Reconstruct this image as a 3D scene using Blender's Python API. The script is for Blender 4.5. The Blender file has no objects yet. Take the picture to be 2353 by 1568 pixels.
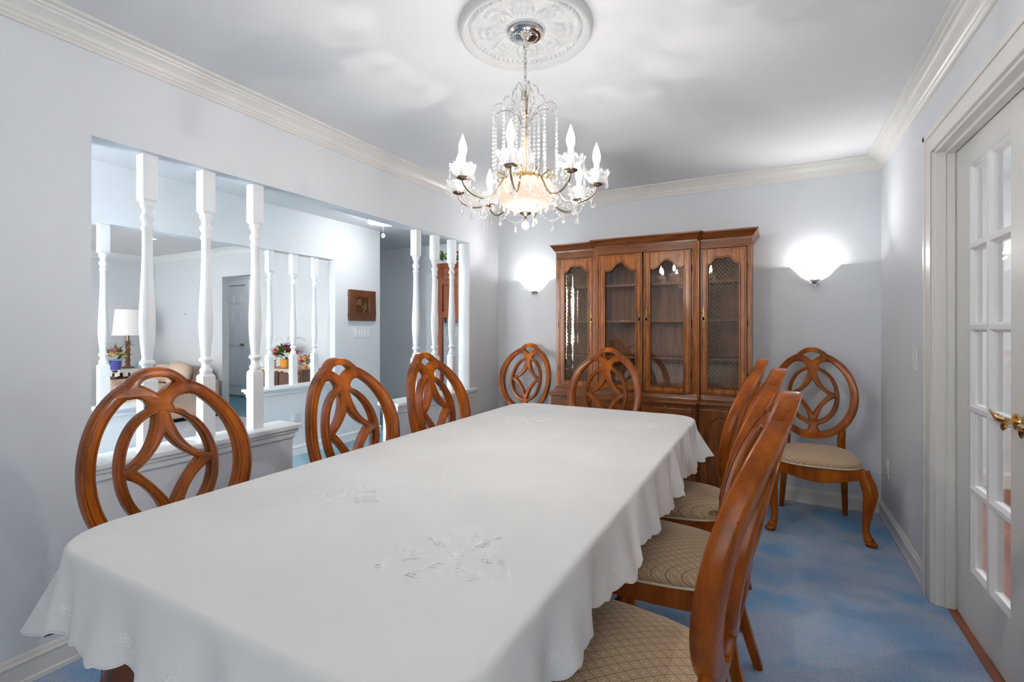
import bpy, bmesh, math, random
from mathutils import Vector, Matrix
random.seed(7)
PI = math.pi
S = bpy.context.scene
COL = S.collection

# ------------------------------------------------------------------ camera
cam = bpy.data.cameras.new('camera')
cam.sensor_width = 36.0
cam.lens = 36.0 * 1113.0 / 2353.0
cam.shift_y = (756.0 - 784.0) / 2353.0
cam.clip_start = 0.02
co = bpy.data.objects.new('camera', cam)
COL.objects.link(co)
co.location = (0, 0, 1.262)
co.rotation_euler = (PI / 2, 0, math.radians(28.15))
S.camera = co
# ------------------------------------------------------------------ view + world
S.view_settings.view_transform = 'Standard'
S.view_settings.look = 'None'
S.view_settings.gamma = 1.0
S.view_settings.use_curve_mapping = False
S.view_settings.exposure = 1.32
W = bpy.data.worlds.new('world')
S.world = W
W.use_nodes = True
W.node_tree.nodes['Background'].inputs[0].default_value = (1.0, 0.985, 0.96, 1)
W.node_tree.nodes['Background'].inputs[1].default_value = 1.1

# ------------------------------------------------------------------ area lights: window daylight and added fills
def area(name, loc, rot, sx, sy, power, color=(1, 1, 1), spread=180):
    l = bpy.data.lights.new(name, 'AREA')
    l.shape = 'RECTANGLE'
    l.size = sx
    l.size_y = sy
    l.energy = power
    l.color = color
    l.spread = math.radians(spread)
    o = bpy.data.objects.new(name, l)
    COL.objects.link(o)
    o.location = loc
    o.rotation_euler = rot
    return o
def point(name, loc, power, color=(1, 1, 1), r=0.02):
    l = bpy.data.lights.new(name, 'POINT')
    l.energy = power
    l.color = color
    l.shadow_soft_size = r
    o = bpy.data.objects.new(name, l)
    COL.objects.link(o)
    o.location = loc
    return o
DAY = (1.0, 0.99, 0.97)
area('window_and_fill_light', (0.08, -1.22, 1.50), (PI / 2 + 0.14, 0, PI), 0.85, 1.6, 17, DAY, 70)
area('hall_fill', (-3.25, -1.22, 1.45), (PI / 2 + 0.10, 0, PI), 0.9, 1.6, 120, (1.0, 0.955, 0.89), 75)  # added unseen light to brighten the hall; the wall there is solid
area('window_and_fill_light', (-6.7, -1.25, 1.40), (PI / 2, 0, PI), 4.2, 1.7, 285, (1.0, 0.98, 0.94))
area('window_and_fill_light', (2.75, 3.0, 1.5), (0, PI / 2, 0), 1.5, 2.2, 26, DAY)  # added light to brighten the kitchen, in front of a windowless wall
point('closet_hall_fill', (-7.6, 4.95, 2.30), 5, (1, 1, 1), 0.10)  # added point light without a fixture, lifts the dark area beyond the doorway
BULB_E = 56.0

# ------------------------------------------------------------------ materials
def lin(c):
    return tuple(((v / 255.0) / 12.92 if v / 255.0 <= 0.04045 else ((v / 255.0 + 0.055) / 1.055) ** 2.4) for v in c) + (1.0,)
def new_mat(name):
    m = bpy.data.materials.new(name)
    m.use_nodes = True
    nt = m.node_tree
    b = nt.nodes['Principled BSDF']
    return m, nt, b
def N(nt, t, **kw):
    n = nt.nodes.new(t)
    for k, v in kw.items():
        setattr(n, k, v)
    return n
def L(nt, a, b):
    nt.links.new(a, b)
def ramp(nt, src, stops):
    r = N(nt, 'ShaderNodeValToRGB')
    e = r.color_ramp.elements
    while len(e) < len(stops):
        e.new(0.5)
    for i, (p, c) in enumerate(stops):
        e[i].position = p
        e[i].color = c
    L(nt, src, r.inputs[0])
    return r.outputs[0]
def noise(nt, vec, scale, detail=3, rough=0.5):
    n = N(nt, 'ShaderNodeTexNoise')
    n.inputs['Scale'].default_value = scale
    n.inputs['Detail'].default_value = detail
    n.inputs['Roughness'].default_value = rough
    L(nt, vec, n.inputs['Vector'])
    return n.outputs[0]
def mapping(nt, vec, scale=(1, 1, 1), rot=(0, 0, 0)):
    m = N(nt, 'ShaderNodeMapping')
    m.inputs['Scale'].default_value = scale
    m.inputs['Rotation'].default_value = rot
    L(nt, vec, m.inputs['Vector'])
    return m.outputs[0]
def bump(nt, b, h, strength, dist=0.01):
    n = N(nt, 'ShaderNodeBump')
    n.inputs['Strength'].default_value = strength
    n.inputs['Distance'].default_value = dist
    L(nt, h, n.inputs['Height'])
    L(nt, n.outputs[0], b.inputs['Normal'])
def paint(name, col, rough=0.6, bscale=220, bstr=0.12, var=0.03, bd=0.002):
    m, nt, b = new_mat(name)
    tc = N(nt, 'ShaderNodeTexCoord').outputs['Object']
    n1 = noise(nt, tc, 2.2, 3)
    c0 = tuple(v * (1 - var) for v in col[:3]) + (1,)
    c1 = tuple(min(1, v * (1 + var)) for v in col[:3]) + (1,)
    L(nt, ramp(nt, n1, [(0.3, c0), (0.7, c1)]), b.inputs['Base Color'])
    b.inputs['Roughness'].default_value = rough
    b.inputs['Specular IOR Level'].default_value = 0.3
    bump(nt, b, noise(nt, tc, bscale, 2), bstr, bd)
    return m
def wood(name, c_dark, c_mid, c_light, rough=0.32, axis='z', grain=26, specks=True, coat=0.25):
    m, nt, b = new_mat(name)
    tc = N(nt, 'ShaderNodeTexCoord').outputs['Object']
    sc = {'z': (1, 1, 0.12), 'x': (0.12, 1, 1), 'y': (1, 0.12, 1)}[axis]
    v = mapping(nt, tc, sc)
    g = noise(nt, v, grain, 5, 0.6)
    col = ramp(nt, g, [(0.28, c_dark), (0.5, c_mid), (0.72, c_light)])
    if specks:
        v2 = mapping(nt, tc, (1, 1, 0.6))
        sp = noise(nt, v2, 190, 1, 0.5)
        mk = ramp(nt, sp, [(0.70, (1, 1, 1, 1)), (0.78, (0.25, 0.22, 0.2, 1))])
        mx = N(nt, 'ShaderNodeMixRGB', blend_type='MULTIPLY')
        mx.inputs[0].default_value = 0.8
        L(nt, col, mx.inputs[1])
        L(nt, mk, mx.inputs[2])
        col = mx.outputs[0]
    L(nt, col, b.inputs['Base Color'])
    b.inputs['Roughness'].default_value = rough
    b.inputs['Coat Weight'].default_value = coat
    b.inputs['Coat Roughness'].default_value = 0.15
    bump(nt, b, g, 0.06, 0.002)
    return m
def metal(name, col, rough=0.18):
    m, nt, b = new_mat(name)
    b.inputs['Metallic'].default_value = 1.0
    tc = N(nt, 'ShaderNodeTexCoord').outputs['Object']
    n = noise(nt, tc, 30, 2)
    c0 = tuple(v * 0.8 for v in col[:3]) + (1,)
    L(nt, ramp(nt, n, [(0.35, c0), (0.65, col)]), b.inputs['Base Color'])
    b.inputs['Roughness'].default_value = rough
    return m
def emis(name, col, strength, base=(0.9, 0.9, 0.9, 1)):
    m, nt, b = new_mat(name)
    b.inputs['Base Color'].default_value = base
    b.inputs['Emission Color'].default_value = col
    b.inputs['Emission Strength'].default_value = strength
    return m
def thin_glass(name, tint=(1, 1, 1, 1), refl=1.0):
    m = bpy.data.materials.new(name)
    m.use_nodes = True
    nt = m.node_tree
    nt.nodes.clear()
    out = N(nt, 'ShaderNodeOutputMaterial')
    fr = N(nt, 'ShaderNodeFresnel')
    fr.inputs[0].default_value = 1.5
    mul = N(nt, 'ShaderNodeMath', operation='MULTIPLY')
    mul.inputs[1].default_value = 1.1 * refl
    mul.use_clamp = True
    L(nt, fr.outputs[0], mul.inputs[0])
    tr = N(nt, 'ShaderNodeBsdfTransparent')
    tr.inputs[0].default_value = tint
    gl = N(nt, 'ShaderNodeBsdfGlossy')
    gl.inputs['Roughness'].default_value = 0.0
    mx = N(nt, 'ShaderNodeMixShader')
    L(nt, mul.outputs[0], mx.inputs[0])
    L(nt, tr.outputs[0], mx.inputs[1])
    L(nt, gl.outputs[0], mx.inputs[2])
    L(nt, mx.outputs[0], out.inputs[0])
    return m
def crystal(name):
    m = bpy.data.materials.new(name)
    m.use_nodes = True
    nt = m.node_tree
    nt.nodes.clear()
    out = N(nt, 'ShaderNodeOutputMaterial')
    gl = N(nt, 'ShaderNodeBsdfGlass')
    gl.inputs['IOR'].default_value = 1.5
    gl.inputs['Roughness'].default_value = 0.02
    tr = N(nt, 'ShaderNodeBsdfTransparent')
    df = N(nt, 'ShaderNodeBsdfTranslucent')
    df.inputs[0].default_value = (0.95, 0.95, 0.97, 1)
    d2 = N(nt, 'ShaderNodeBsdfDiffuse')
    d2.inputs[0].default_value = (0.95, 0.95, 0.97, 1)
    a0 = N(nt, 'ShaderNodeMixShader')
    a0.inputs[0].default_value = 0.5
    L(nt, df.outputs[0], a0.inputs[1])
    L(nt, d2.outputs[0], a0.inputs[2])
    a1 = N(nt, 'ShaderNodeMixShader')
    a1.inputs[0].default_value = 0.13
    L(nt, gl.outputs[0], a1.inputs[1])
    L(nt, a0.outputs[0], a1.inputs[2])
    a2 = N(nt, 'ShaderNodeMixShader')
    a2.inputs[0].default_value = 0.28
    L(nt, a1.outputs[0], a2.inputs[1])
    L(nt, tr.outputs[0], a2.inputs[2])
    L(nt, a2.outputs[0], out.inputs[0])
    return m

M = {}
M['wall'] = paint('wall_paint', (0.735, 0.77, 0.81, 1), 0.7, 260, 0.22, 0.012)
M['ceil'] = paint('ceiling_paint', (0.76, 0.775, 0.80, 1), 0.8, 300, 0.25, 0.01)
M['trim'] = paint('trim_paint', (0.78, 0.77, 0.74, 1), 0.35, 60, 0.03, 0.02)
M['spin'] = paint('spindle_paint', (0.82, 0.85, 0.88, 1), 0.3, 90, 0.02, 0.01)
M['door'] = paint('door_paint', (0.74, 0.74, 0.72, 1), 0.4, 90, 0.04, 0.01)
M['plastic'] = paint('switch_plastic', (0.80, 0.82, 0.85, 1), 0.4, 90, 0.02, 0.01)
M['plaster'] = paint('plaster_white', (0.82, 0.83, 0.84, 1), 0.6, 150, 0.05, 0.01)
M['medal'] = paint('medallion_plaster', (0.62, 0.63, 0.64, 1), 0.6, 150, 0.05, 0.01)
M['chair'] = wood('chair_wood', (0.085, 0.017, 0.0015, 1), (0.31, 0.070, 0.003, 1), (0.52, 0.130, 0.006, 1), 0.22, 'z', 11, True, 0.04)
M['chair'].node_tree.nodes['Principled BSDF'].inputs['Specular IOR Level'].default_value = 0.25
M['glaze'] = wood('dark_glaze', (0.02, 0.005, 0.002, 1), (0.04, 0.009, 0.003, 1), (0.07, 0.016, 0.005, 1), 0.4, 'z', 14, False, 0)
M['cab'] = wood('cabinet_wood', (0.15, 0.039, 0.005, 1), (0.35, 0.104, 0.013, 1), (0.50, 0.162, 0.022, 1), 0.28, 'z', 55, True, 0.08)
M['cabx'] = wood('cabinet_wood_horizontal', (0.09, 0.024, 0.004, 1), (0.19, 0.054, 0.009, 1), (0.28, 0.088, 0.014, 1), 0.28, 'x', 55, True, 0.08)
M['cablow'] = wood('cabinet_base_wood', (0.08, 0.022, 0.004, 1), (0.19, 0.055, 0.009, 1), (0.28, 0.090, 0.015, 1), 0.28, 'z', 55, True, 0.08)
M['cabin'] = wood('cabinet_interior_wood', (0.34, 0.17, 0.09, 1), (0.50, 0.27, 0.16, 1), (0.60, 0.34, 0.21, 1), 0.6, 'z', 40, False, 0)
M['dark'] = wood('dark_wood', (0.045, 0.014, 0.006, 1), (0.10, 0.03, 0.012, 1), (0.15, 0.05, 0.02, 1), 0.35, 'z', 26)
M['tablewood'] = wood('table_wood', (0.05, 0.012, 0.003, 1), (0.13, 0.034, 0.007, 1), (0.20, 0.06, 0.012, 1), 0.3, 'z', 18)
M['arm'] = wood('wardrobe_wood', (0.10, 0.022, 0.007, 1), (0.17, 0.042, 0.013, 1), (0.23, 0.062, 0.02, 1), 0.4, 'z', 26, False)
M['hard'] = wood('hardwood_floor', (0.20, 0.055, 0.028, 1), (0.30, 0.095, 0.05, 1), (0.40, 0.145, 0.08, 1), 0.5, 'y', 9, False)
M['chrome'] = metal('polished_nickel', (0.78, 0.76, 0.73, 1), 0.08)
M['bronze'] = metal('antique_metal', (0.34, 0.27, 0.20, 1), 0.25)
M['brass'] = metal('polished_brass', (0.88, 0.56, 0.20, 1), 0.12)
M['oldbrass'] = metal('antique_brass', (0.50, 0.33, 0.14, 1), 0.25)
M['iron'] = metal('dark_iron', (0.06, 0.045, 0.035, 1), 0.45)
M['lattice'] = metal('aged_brass_wire', (0.085, 0.055, 0.028, 1), 0.35)
M['mirror'] = metal('mirror', (0.86, 0.87, 0.88, 1), 0.0)
M['glass'] = thin_glass('window_glass', (0.96, 0.97, 0.97, 1), 0.45)
M['cabglass'] = thin_glass('cabinet_glass', (0.95, 0.93, 0.90, 1), 1.7)
M['crystal'] = crystal('crystal_glass')
M['bulb'] = emis('bulb_glow', (1.0, 0.95, 0.90, 1), BULB_E)
M['bowlglow'] = emis('bowl_glow', (1.0, 0.76, 0.58, 1), 0.36, (0.10, 0.08, 0.07, 1))
M['sleeve'] = paint('candle_sleeve', (0.88, 0.87, 0.84, 1), 0.5, 60, 0.02, 0.01)
M['sconce'] = emis('sconce_glass_lit', (1.0, 0.98, 0.96, 1), 0.30)
M['hallglow'] = emis('hall_fixture_lit', (1.0, 0.98, 0.96, 1), 14)
M['sconcebulb'] = emis('sconce_bulb_lit', (1.0, 0.98, 0.96, 1), 2.5)
M['recess'] = emis('recessed_lit', (1.0, 0.98, 0.96, 1), 12)
M['shade'] = emis('lamp_shade_fabric', (1.0, 0.98, 0.97, 1), 0.07)
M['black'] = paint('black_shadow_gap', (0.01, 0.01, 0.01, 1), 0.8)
M['leaf'] = paint('leaf_green', (0.06, 0.16, 0.03, 1), 0.6, 60, 0.1, 0.4)
M['red'] = paint('petal_red', (0.62, 0.03, 0.05, 1), 0.6, 60, 0.1, 0.3)
M['pink'] = paint('petal_pink', (0.72, 0.22, 0.26, 1), 0.6, 60, 0.1, 0.3)
M['purple'] = paint('petal_purple', (0.22, 0.03, 0.42, 1), 0.6, 60, 0.1, 0.3)
M['cream'] = paint('petal_cream', (0.78, 0.66, 0.48, 1), 0.6, 60, 0.1, 0.2)
M['yellow'] = paint('petal_yellow', (0.80, 0.52, 0.06, 1), 0.6, 60, 0.1, 0.2)
M['twig'] = paint('dry_twig', (0.16, 0.13, 0.11, 1), 0.7)
M['blue'] = paint('blue_foil', (0.12, 0.13, 0.52, 1), 0.35)
M['basket'] = paint('wicker_basket', (0.62, 0.27, 0.04, 1), 0.6, 90, 0.6, 0.3)
M['lace'] = paint('lace_cloth', (0.72, 0.55, 0.42, 1), 0.9, 200, 0.3, 0.1)
M['doily'] = paint('white_crochet', (0.82, 0.80, 0.78, 1), 0.9, 200, 0.3, 0.05)
M['sofa'] = paint('floral_upholstery', (0.66, 0.50, 0.39, 1), 0.9, 30, 0.2, 0.22)
M['teal'] = paint('blue_tissue_box', (0.40, 0.58, 0.66, 1), 0.8, 30, 0.1, 0.2)
M['thread'] = paint('embroidery_thread', (0.90, 0.90, 0.90, 1), 0.35, 400, 0.1, 0.02)
M['rail'] = wood('spiral_wood', (0.10, 0.035, 0.010, 1), (0.24, 0.09, 0.025, 1), (0.36, 0.15, 0.05, 1), 0.35, 'z', 20)

def carpet(name, stops, patch, fine):
    m, nt, b = new_mat(name)
    tc = N(nt, 'ShaderNodeTexCoord').outputs['Object']
    n1 = noise(nt, tc, patch, 4, 0.55)
    col = ramp(nt, n1, stops)
    n2 = noise(nt, tc, fine, 2, 0.7)
    sp = ramp(nt, n2, [(0.30, (0.72, 0.72, 0.74, 1)), (0.5, (1.05, 1.05, 1.05, 1)), (0.72, (1.4, 1.4, 1.4, 1))])
    mx = N(nt, 'ShaderNodeMixRGB', blend_type='MULTIPLY')
    mx.inputs[0].default_value = 1
    L(nt, col, mx.inputs[1])
    L(nt, sp, mx.inputs[2])
    L(nt, mx.outputs[0], b.inputs['Base Color'])
    b.inputs['Roughness'].default_value = 1.0
    b.inputs['Specular IOR Level'].default_value = 0.05
    b.inputs['Sheen Weight'].default_value = 0.3
    bump(nt, b, n2, 0.8, 0.01)
    return m
M['carpet'] = carpet('blue_carpet', [(0.30, (0.15, 0.38, 0.70, 1)), (0.42, (0.27, 0.44, 0.70, 1)), (0.51, (0.42, 0.52, 0.70, 1)), (0.60, (0.18, 0.43, 0.76, 1)), (0.75, (0.07, 0.35, 0.78, 1))], 1.5, 170)
M['hallcarpet'] = carpet('hall_blue_carpet', [(0.3, (0.11, 0.26, 0.345, 1)), (0.7, (0.14, 0.30, 0.385, 1))], 1.5, 170)
M['livcarpet'] = carpet('light_grey_carpet', [(0.3, (0.46, 0.49, 0.53, 1)), (0.7, (0.56, 0.58, 0.61, 1))], 2, 150)

def linen():
    m, nt, b = new_mat('white_linen')
    tc = N(nt, 'ShaderNodeTexCoord').outputs['Object']
    a = noise(nt, mapping(nt, tc, (1, 9, 1)), 160, 2, 0.6)
    c = noise(nt, mapping(nt, tc, (9, 1, 1)), 160, 2, 0.6)
    ad = N(nt, 'ShaderNodeMath', operation='ADD')
    L(nt, a, ad.inputs[0])
    L(nt, c, ad.inputs[1])
    L(nt, ramp(nt, noise(nt, tc, 3, 3), [(0.3, (0.74, 0.74, 0.73, 1)), (0.7, (0.79, 0.79, 0.785, 1))]), b.inputs['Base Color'])
    b.inputs['Roughness'].default_value = 0.85
    b.inputs['Specular IOR Level'].default_value = 0.2
    b.inputs['Sheen Weight'].default_value = 0.1
    bump(nt, b, ad.outputs[0], 0.12, 0.002)
    return m
M['linen'] = linen()
def damask():
    # beige fabric woven with a lattice of small lozenges
    m, nt, b = new_mat('lozenge_damask')
    tc = N(nt, 'ShaderNodeTexCoord').outputs['Object']
    v = mapping(nt, tc, (1 / 0.031, 1 / 0.038, 1 / 0.038))
    sx = N(nt, 'ShaderNodeSeparateXYZ')
    L(nt, v, sx.inputs[0])
    def mth(op, a, bb=None):
        n = N(nt, 'ShaderNodeMath', operation=op)
        for i, q in enumerate((a, bb)):
            if q is None:
                continue
            if isinstance(q, (int, float)):
                n.inputs[i].default_value = q
            else:
                L(nt, q, n.inputs[i])
        return n.outputs[0]
    yz = mth('ADD', sx.outputs[1], sx.outputs[2])
    s = mth('ADD', sx.outputs[0], yz)
    d = mth('SUBTRACT', sx.outputs[0], yz)
    fs = mth('ABSOLUTE', mth('SUBTRACT', mth('FRACT', s), 0.5))
    fd = mth('ABSOLUTE', mth('SUBTRACT', mth('FRACT', d), 0.5))
    mxx = mth('MAXIMUM', fs, fd)
    line = mth('GREATER_THAN', mxx, 0.455)
    inner = mth('MULTIPLY', mth('GREATER_THAN', mxx, 0.20), mth('LESS_THAN', mxx, 0.27))
    dot = mth('LESS_THAN', mxx, 0.07)
    m1 = N(nt, 'ShaderNodeMixRGB')
    m1.inputs[1].default_value = (0.58, 0.42, 0.26, 1)
    m1.inputs[2].default_value = (0.27, 0.17, 0.09, 1)
    L(nt, line, m1.inputs[0])
    m2 = N(nt, 'ShaderNodeMixRGB')
    m2.inputs[2].default_value = (0.40, 0.27, 0.155, 1)
    L(nt, mth('MULTIPLY', inner, 0.75), m2.inputs[0])
    L(nt, m1.outputs[0], m2.inputs[1])
    m3 = N(nt, 'ShaderNodeMixRGB')
    m3.inputs[2].default_value = (0.72, 0.58, 0.42, 1)
    L(nt, dot, m3.inputs[0])
    L(nt, m2.outputs[0], m3.inputs[1])
    L(nt, m3.outputs[0], b.inputs['Base Color'])
    b.inputs['Roughness'].default_value = 0.8
    b.inputs['Sheen Weight'].default_value = 0.2
    bump(nt, b, noise(nt, tc, 500, 2), 0.2, 0.002)
    return m
M['damask'] = damask()

# ------------------------------------------------------------------ mesh builder
class MB:
    def __init__(s):
        s.v = []
        s.f = []
    def add(s, vs, fs):
        o = len(s.v)
        s.v += [tuple(p) for p in vs]
        s.f += [tuple(i + o for i in f) for f in fs]
    def box(s, x0, x1, y0, y1, z0, z1):
        s.add([(x0, y0, z0), (x1, y0, z0), (x1, y1, z0), (x0, y1, z0), (x0, y0, z1), (x1, y0, z1), (x1, y1, z1), (x0, y1, z1)],
              [(0, 3, 2, 1), (4, 5, 6, 7), (0, 1, 5, 4), (1, 2, 6, 5), (2, 3, 7, 6), (3, 0, 4, 7)])
    def lathe(s, prof, c=(0, 0, 0), n=24, caps=True, arc=2 * PI, a0=0, sx=1, sy=1):
        full = abs(arc - 2 * PI) < 1e-6
        cnt = n if full else n + 1
        vs = []
        for r, z in prof:
            for i in range(cnt):
                a = a0 + arc * i / n
                vs.append((c[0] + r * sx * math.cos(a), c[1] + r * sy * math.sin(a), c[2] + z))
        fs = []
        for j in range(len(prof) - 1):
            for i in range(n):
                k = (i + 1) % cnt if full else i + 1
                fs.append((j * cnt + i, j * cnt + k, (j + 1) * cnt + k, (j + 1) * cnt + i))
        if caps and full:
            if prof[0][0] > 1e-6:
                fs.append(tuple(reversed(range(n))))
            if prof[-1][0] > 1e-6:
                fs.append(tuple(range((len(prof) - 1) * n, len(prof) * n)))
        s.add(vs, fs)
    def tube(s, pts, rad, n=8, sq=(1, 1), up=None, caps=True):
        pts = [Vector(p) for p in pts]
        m = len(pts)
        if not isinstance(rad, (list, tuple)):
            rad = [rad] * m
        T = []
        for i in range(m):
            t = pts[min(i + 1, m - 1)] - pts[max(i - 1, 0)]
            if t.length < 1e-9:
                t = Vector((0, 0, 1))
            T.append(t.normalized())
        ref = Vector(up) if up else (Vector((0, 0, 1)) if abs(T[0].z) < 0.9 else Vector((0, 1, 0)))
        u = (ref - T[0] * ref.dot(T[0])).normalized()
        vs = []
        for i in range(m):
            if up:
                r2 = Vector(up)
                uu = r2 - T[i] * r2.dot(T[i])
                if uu.length > 1e-4:
                    u = uu.normalized()
            else:
                uu = u - T[i] * u.dot(T[i])
                if uu.length > 1e-6:
                    u = uu.normalized()
            w = T[i].cross(u)
            r = rad[i]
            ru, rw = (r if isinstance(r, tuple) else (r * sq[0], r * sq[1]))
            for k in range(n):
                a = 2 * PI * k / n + PI / n
                vs.append(pts[i] + u * (math.cos(a) * ru) + w * (math.sin(a) * rw))
        fs = []
        for i in range(m - 1):
            for k in range(n):
                q = (k + 1) % n
                fs.append((i * n + k, i * n + q, (i + 1) * n + q, (i + 1) * n + k))
        if caps:
            fs.append(tuple(reversed(range(n))))
            fs.append(tuple(range((m - 1) * n, m * n)))
        s.add(vs, fs)
    def prism(s, poly, axis, a0, a1):
        # extrude a 2D polygon (simple, may be concave) along an axis: 'x' -> (y,z), 'y' -> (x,z), 'z' -> (x,y)
        def P(p, a):
            return {'x': (a, p[0], p[1]), 'y': (p[0], a, p[1]), 'z': (p[0], p[1], a)}[axis]
        n = len(poly)
        s.add([P(p, a0) for p in poly] + [P(p, a1) for p in poly],
              [tuple(range(n)), tuple(reversed(range(n, 2 * n)))] + [(i, i + n, (i + 1) % n + n, (i + 1) % n) for i in range(n)])
    def sweep(s, path, prof, left=True, closed=False):
        # horizontal path [(x,y)], profile [(offset, z)] mitred at the corners
        n = len(path)
        sg = 1 if left else -1
        rows = []
        for i in range(n):
            p = Vector(path[i])
            a = Vector(path[i - 1]) if (i > 0 or closed) else None
            b = Vector(path[(i + 1) % n]) if (i < n - 1 or closed) else None
            ds = []
            if a is not None:
                ds.append((p - a).normalized())
            if b is not None:
                ds.append((b - p).normalized())
            ns = [Vector((-d.y, d.x)) * sg for d in ds]
            if len(ns) == 2:
                mm = (ns[0] + ns[1])
                k = mm / max(1e-6, (1 + ns[0].dot(ns[1])))
            else:
                k = ns[0]
            rows.append([(p.x + k.x * o, p.y + k.y * o, z) for o, z in prof])
        m = len(prof)
        vs = [v for r in rows for v in r]
        fs = []
        for i in range(n if closed else n - 1):
            j = (i + 1) % n
            for k in range(m):
                q = (k + 1) % m
                fs.append((i * m + k, i * m + q, j * m + q, j * m + k))
        if not closed:
            fs.append(tuple(range(m)))
            fs.append(tuple(reversed(range((n - 1) * m, n * m))))
        s.add(vs, fs)
    def sphere(s, c, r, n=10, m=6, sc=(1, 1, 1)):
        prof = [(max(1e-7, r * math.sin(PI * j / m)), -r * math.cos(PI * j / m)) for j in range(m + 1)]
        vs, fs = [], []
        for R, z in prof:
            for i in range(n):
                a = 2 * PI * i / n
                vs.append((c[0] + R * sc[0] * math.cos(a), c[1] + R * sc[1] * math.sin(a), c[2] + z * sc[2]))
        for j in range(m):
            for i in range(n):
                k = (i + 1) % n
                fs.append((j * n + i, j * n + k, (j + 1) * n + k, (j + 1) * n + i))
        s.add(vs, fs)
    def xf(s, mat, i0=0):
        for i in range(i0, len(s.v)):
            s.v[i] = tuple(mat @ Vector(s.v[i]))
    def build(s, name, mat, parent=None, smooth=False, bevel=0, angle=35, merge=True, loc=None):
        me = bpy.data.meshes.new(name)
        vs = s.v
        if loc:
            vs = [(a - loc[0], b - loc[1], c - loc[2]) for a, b, c in vs]
        me.from_pydata(vs, [], s.f)
        bm = bmesh.new()
        bm.from_mesh(me)
        if merge:
            bmesh.ops.remove_doubles(bm, verts=bm.verts, dist=1e-5)
        bmesh.ops.recalc_face_normals(bm, faces=bm.faces)
        bm.to_mesh(me)
        bm.free()
        if smooth:
            for p in me.polygons:
                p.use_smooth = True
            try:
                me.set_sharp_from_angle(angle=math.radians(angle))
            except Exception:
                pass
        o = bpy.data.objects.new(name, me)
        COL.objects.link(o)
        for mm in (mat if isinstance(mat, list) else [mat]):
            me.materials.append(mm)
        if parent:
            o.parent = parent
        if loc:
            o.location = loc
        if bevel:
            b = o.modifiers.new('bevel', 'BEVEL')
            b.width = bevel
            b.segments = 2
            b.limit_method = 'ANGLE'
            b.angle_limit = math.radians(40)
        return o
def tag(o, label, cat, group=None, kind=None):
    o['label'] = label
    o['category'] = cat
    if group:
        o['group'] = group
    if kind:
        o['kind'] = kind
    return o
def thing(name, label, cat, loc=(0, 0, 0), rz=0, group=None):
    o = bpy.data.objects.new(name, None)
    COL.objects.link(o)
    o.location = loc
    o.rotation_euler = (0, 0, rz)
    o.empty_display_size = 0.1
    return tag(o, label, cat, group)
def struct(o):
    o['kind'] = 'structure'
    return o
def copy_tree(o, parent=None):
    c = o.copy()
    COL.objects.link(c)
    c.parent = parent
    for ch in [q for q in COL.objects if q.parent == o]:
        copy_tree(ch, c)
    return c
def dup(o, label, loc, rz=None):
    c = copy_tree(o)
    c.location = loc
    if rz is not None:
        c.rotation_euler = (0, 0, rz)
    c['label'] = label
    return c
def qbez(a, c, b, n=10):
    return [((1 - t) ** 2 * a[0] + 2 * t * (1 - t) * c[0] + t * t * b[0], (1 - t) ** 2 * a[1] + 2 * t * (1 - t) * c[1] + t * t * b[1]) for t in [i / n for i in range(n + 1)]]

# ================================================================== ROOM SHELL
XL, XR, YB, H = -2.347, 0.662, 4.103, 2.44
YR = -1.30            # wall behind the camera
TH = 0.116
X2 = -4.165           # hall side of the living room wall
XLL = -9.03           # far wall of the living room
YL = 4.30             # end wall of the living room
HD = 2.02             # height of the openings

# floors
b = MB(); b.box(X2 - TH, 0.700, YR, 5.60, -0.08, 0.0); struct(b.build('floor', M['carpet']))
b = MB(); b.box(X2, XL - TH, YR, 5.60, 0.0, 0.004); struct(b.build('floor', M['hallcarpet']))
b = MB(); b.box(XLL - 0.5, X2 - TH, YR, YL, -0.08, 0.0); struct(b.build('floor', M['livcarpet']))
b = MB(); b.box(-10.0, -4.0, YL, 6.4, -0.08, -0.001); struct(b.build('floor', M['hallcarpet']))
b = MB(); b.box(0.700, 3.2, YR, 6.0, -0.08, 0.0); struct(b.build('floor', M['hard']))
# ceiling
b = MB(); b.box(-10.0, 3.2, YR - 0.1, 6.4, H, H + 0.08); struct(b.build('ceiling', M['ceil']))

# dining back wall
b = MB(); b.box(XL - TH, XR + TH, YB, YB + 0.12, 0, H); struct(b.build('wall_back', M['wall']))
# dining left wall with its opening and two half walls
Y0, Y1 = 0.895, 3.60
b = MB()
b.box(XL - TH, XL, YR, Y0, 0, H)
b.box(XL - TH, XL, Y0, Y1, HD, H)
b.box(XL - TH, XL, Y1, YB, 0, H)
b.box(XL - TH, XL, Y0, 1.80, 0, 0.69)
b.box(XL - TH, XL, 2.655, Y1, 0, 0.69)
struct(b.build('wall_left', M['wall']))
# right wall with the french door
DY0, DY1, DZ = 1.40, 2.86, 2.075
b = MB()
b.box(XR, XR + TH, DY1, YB, 0, H)
b.box(XR, XR + TH, DY0, DY1, DZ, H)
b.box(XR, XR + TH, YR, DY0, 0, H)
struct(b.build('wall_right', M['wall']))
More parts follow.
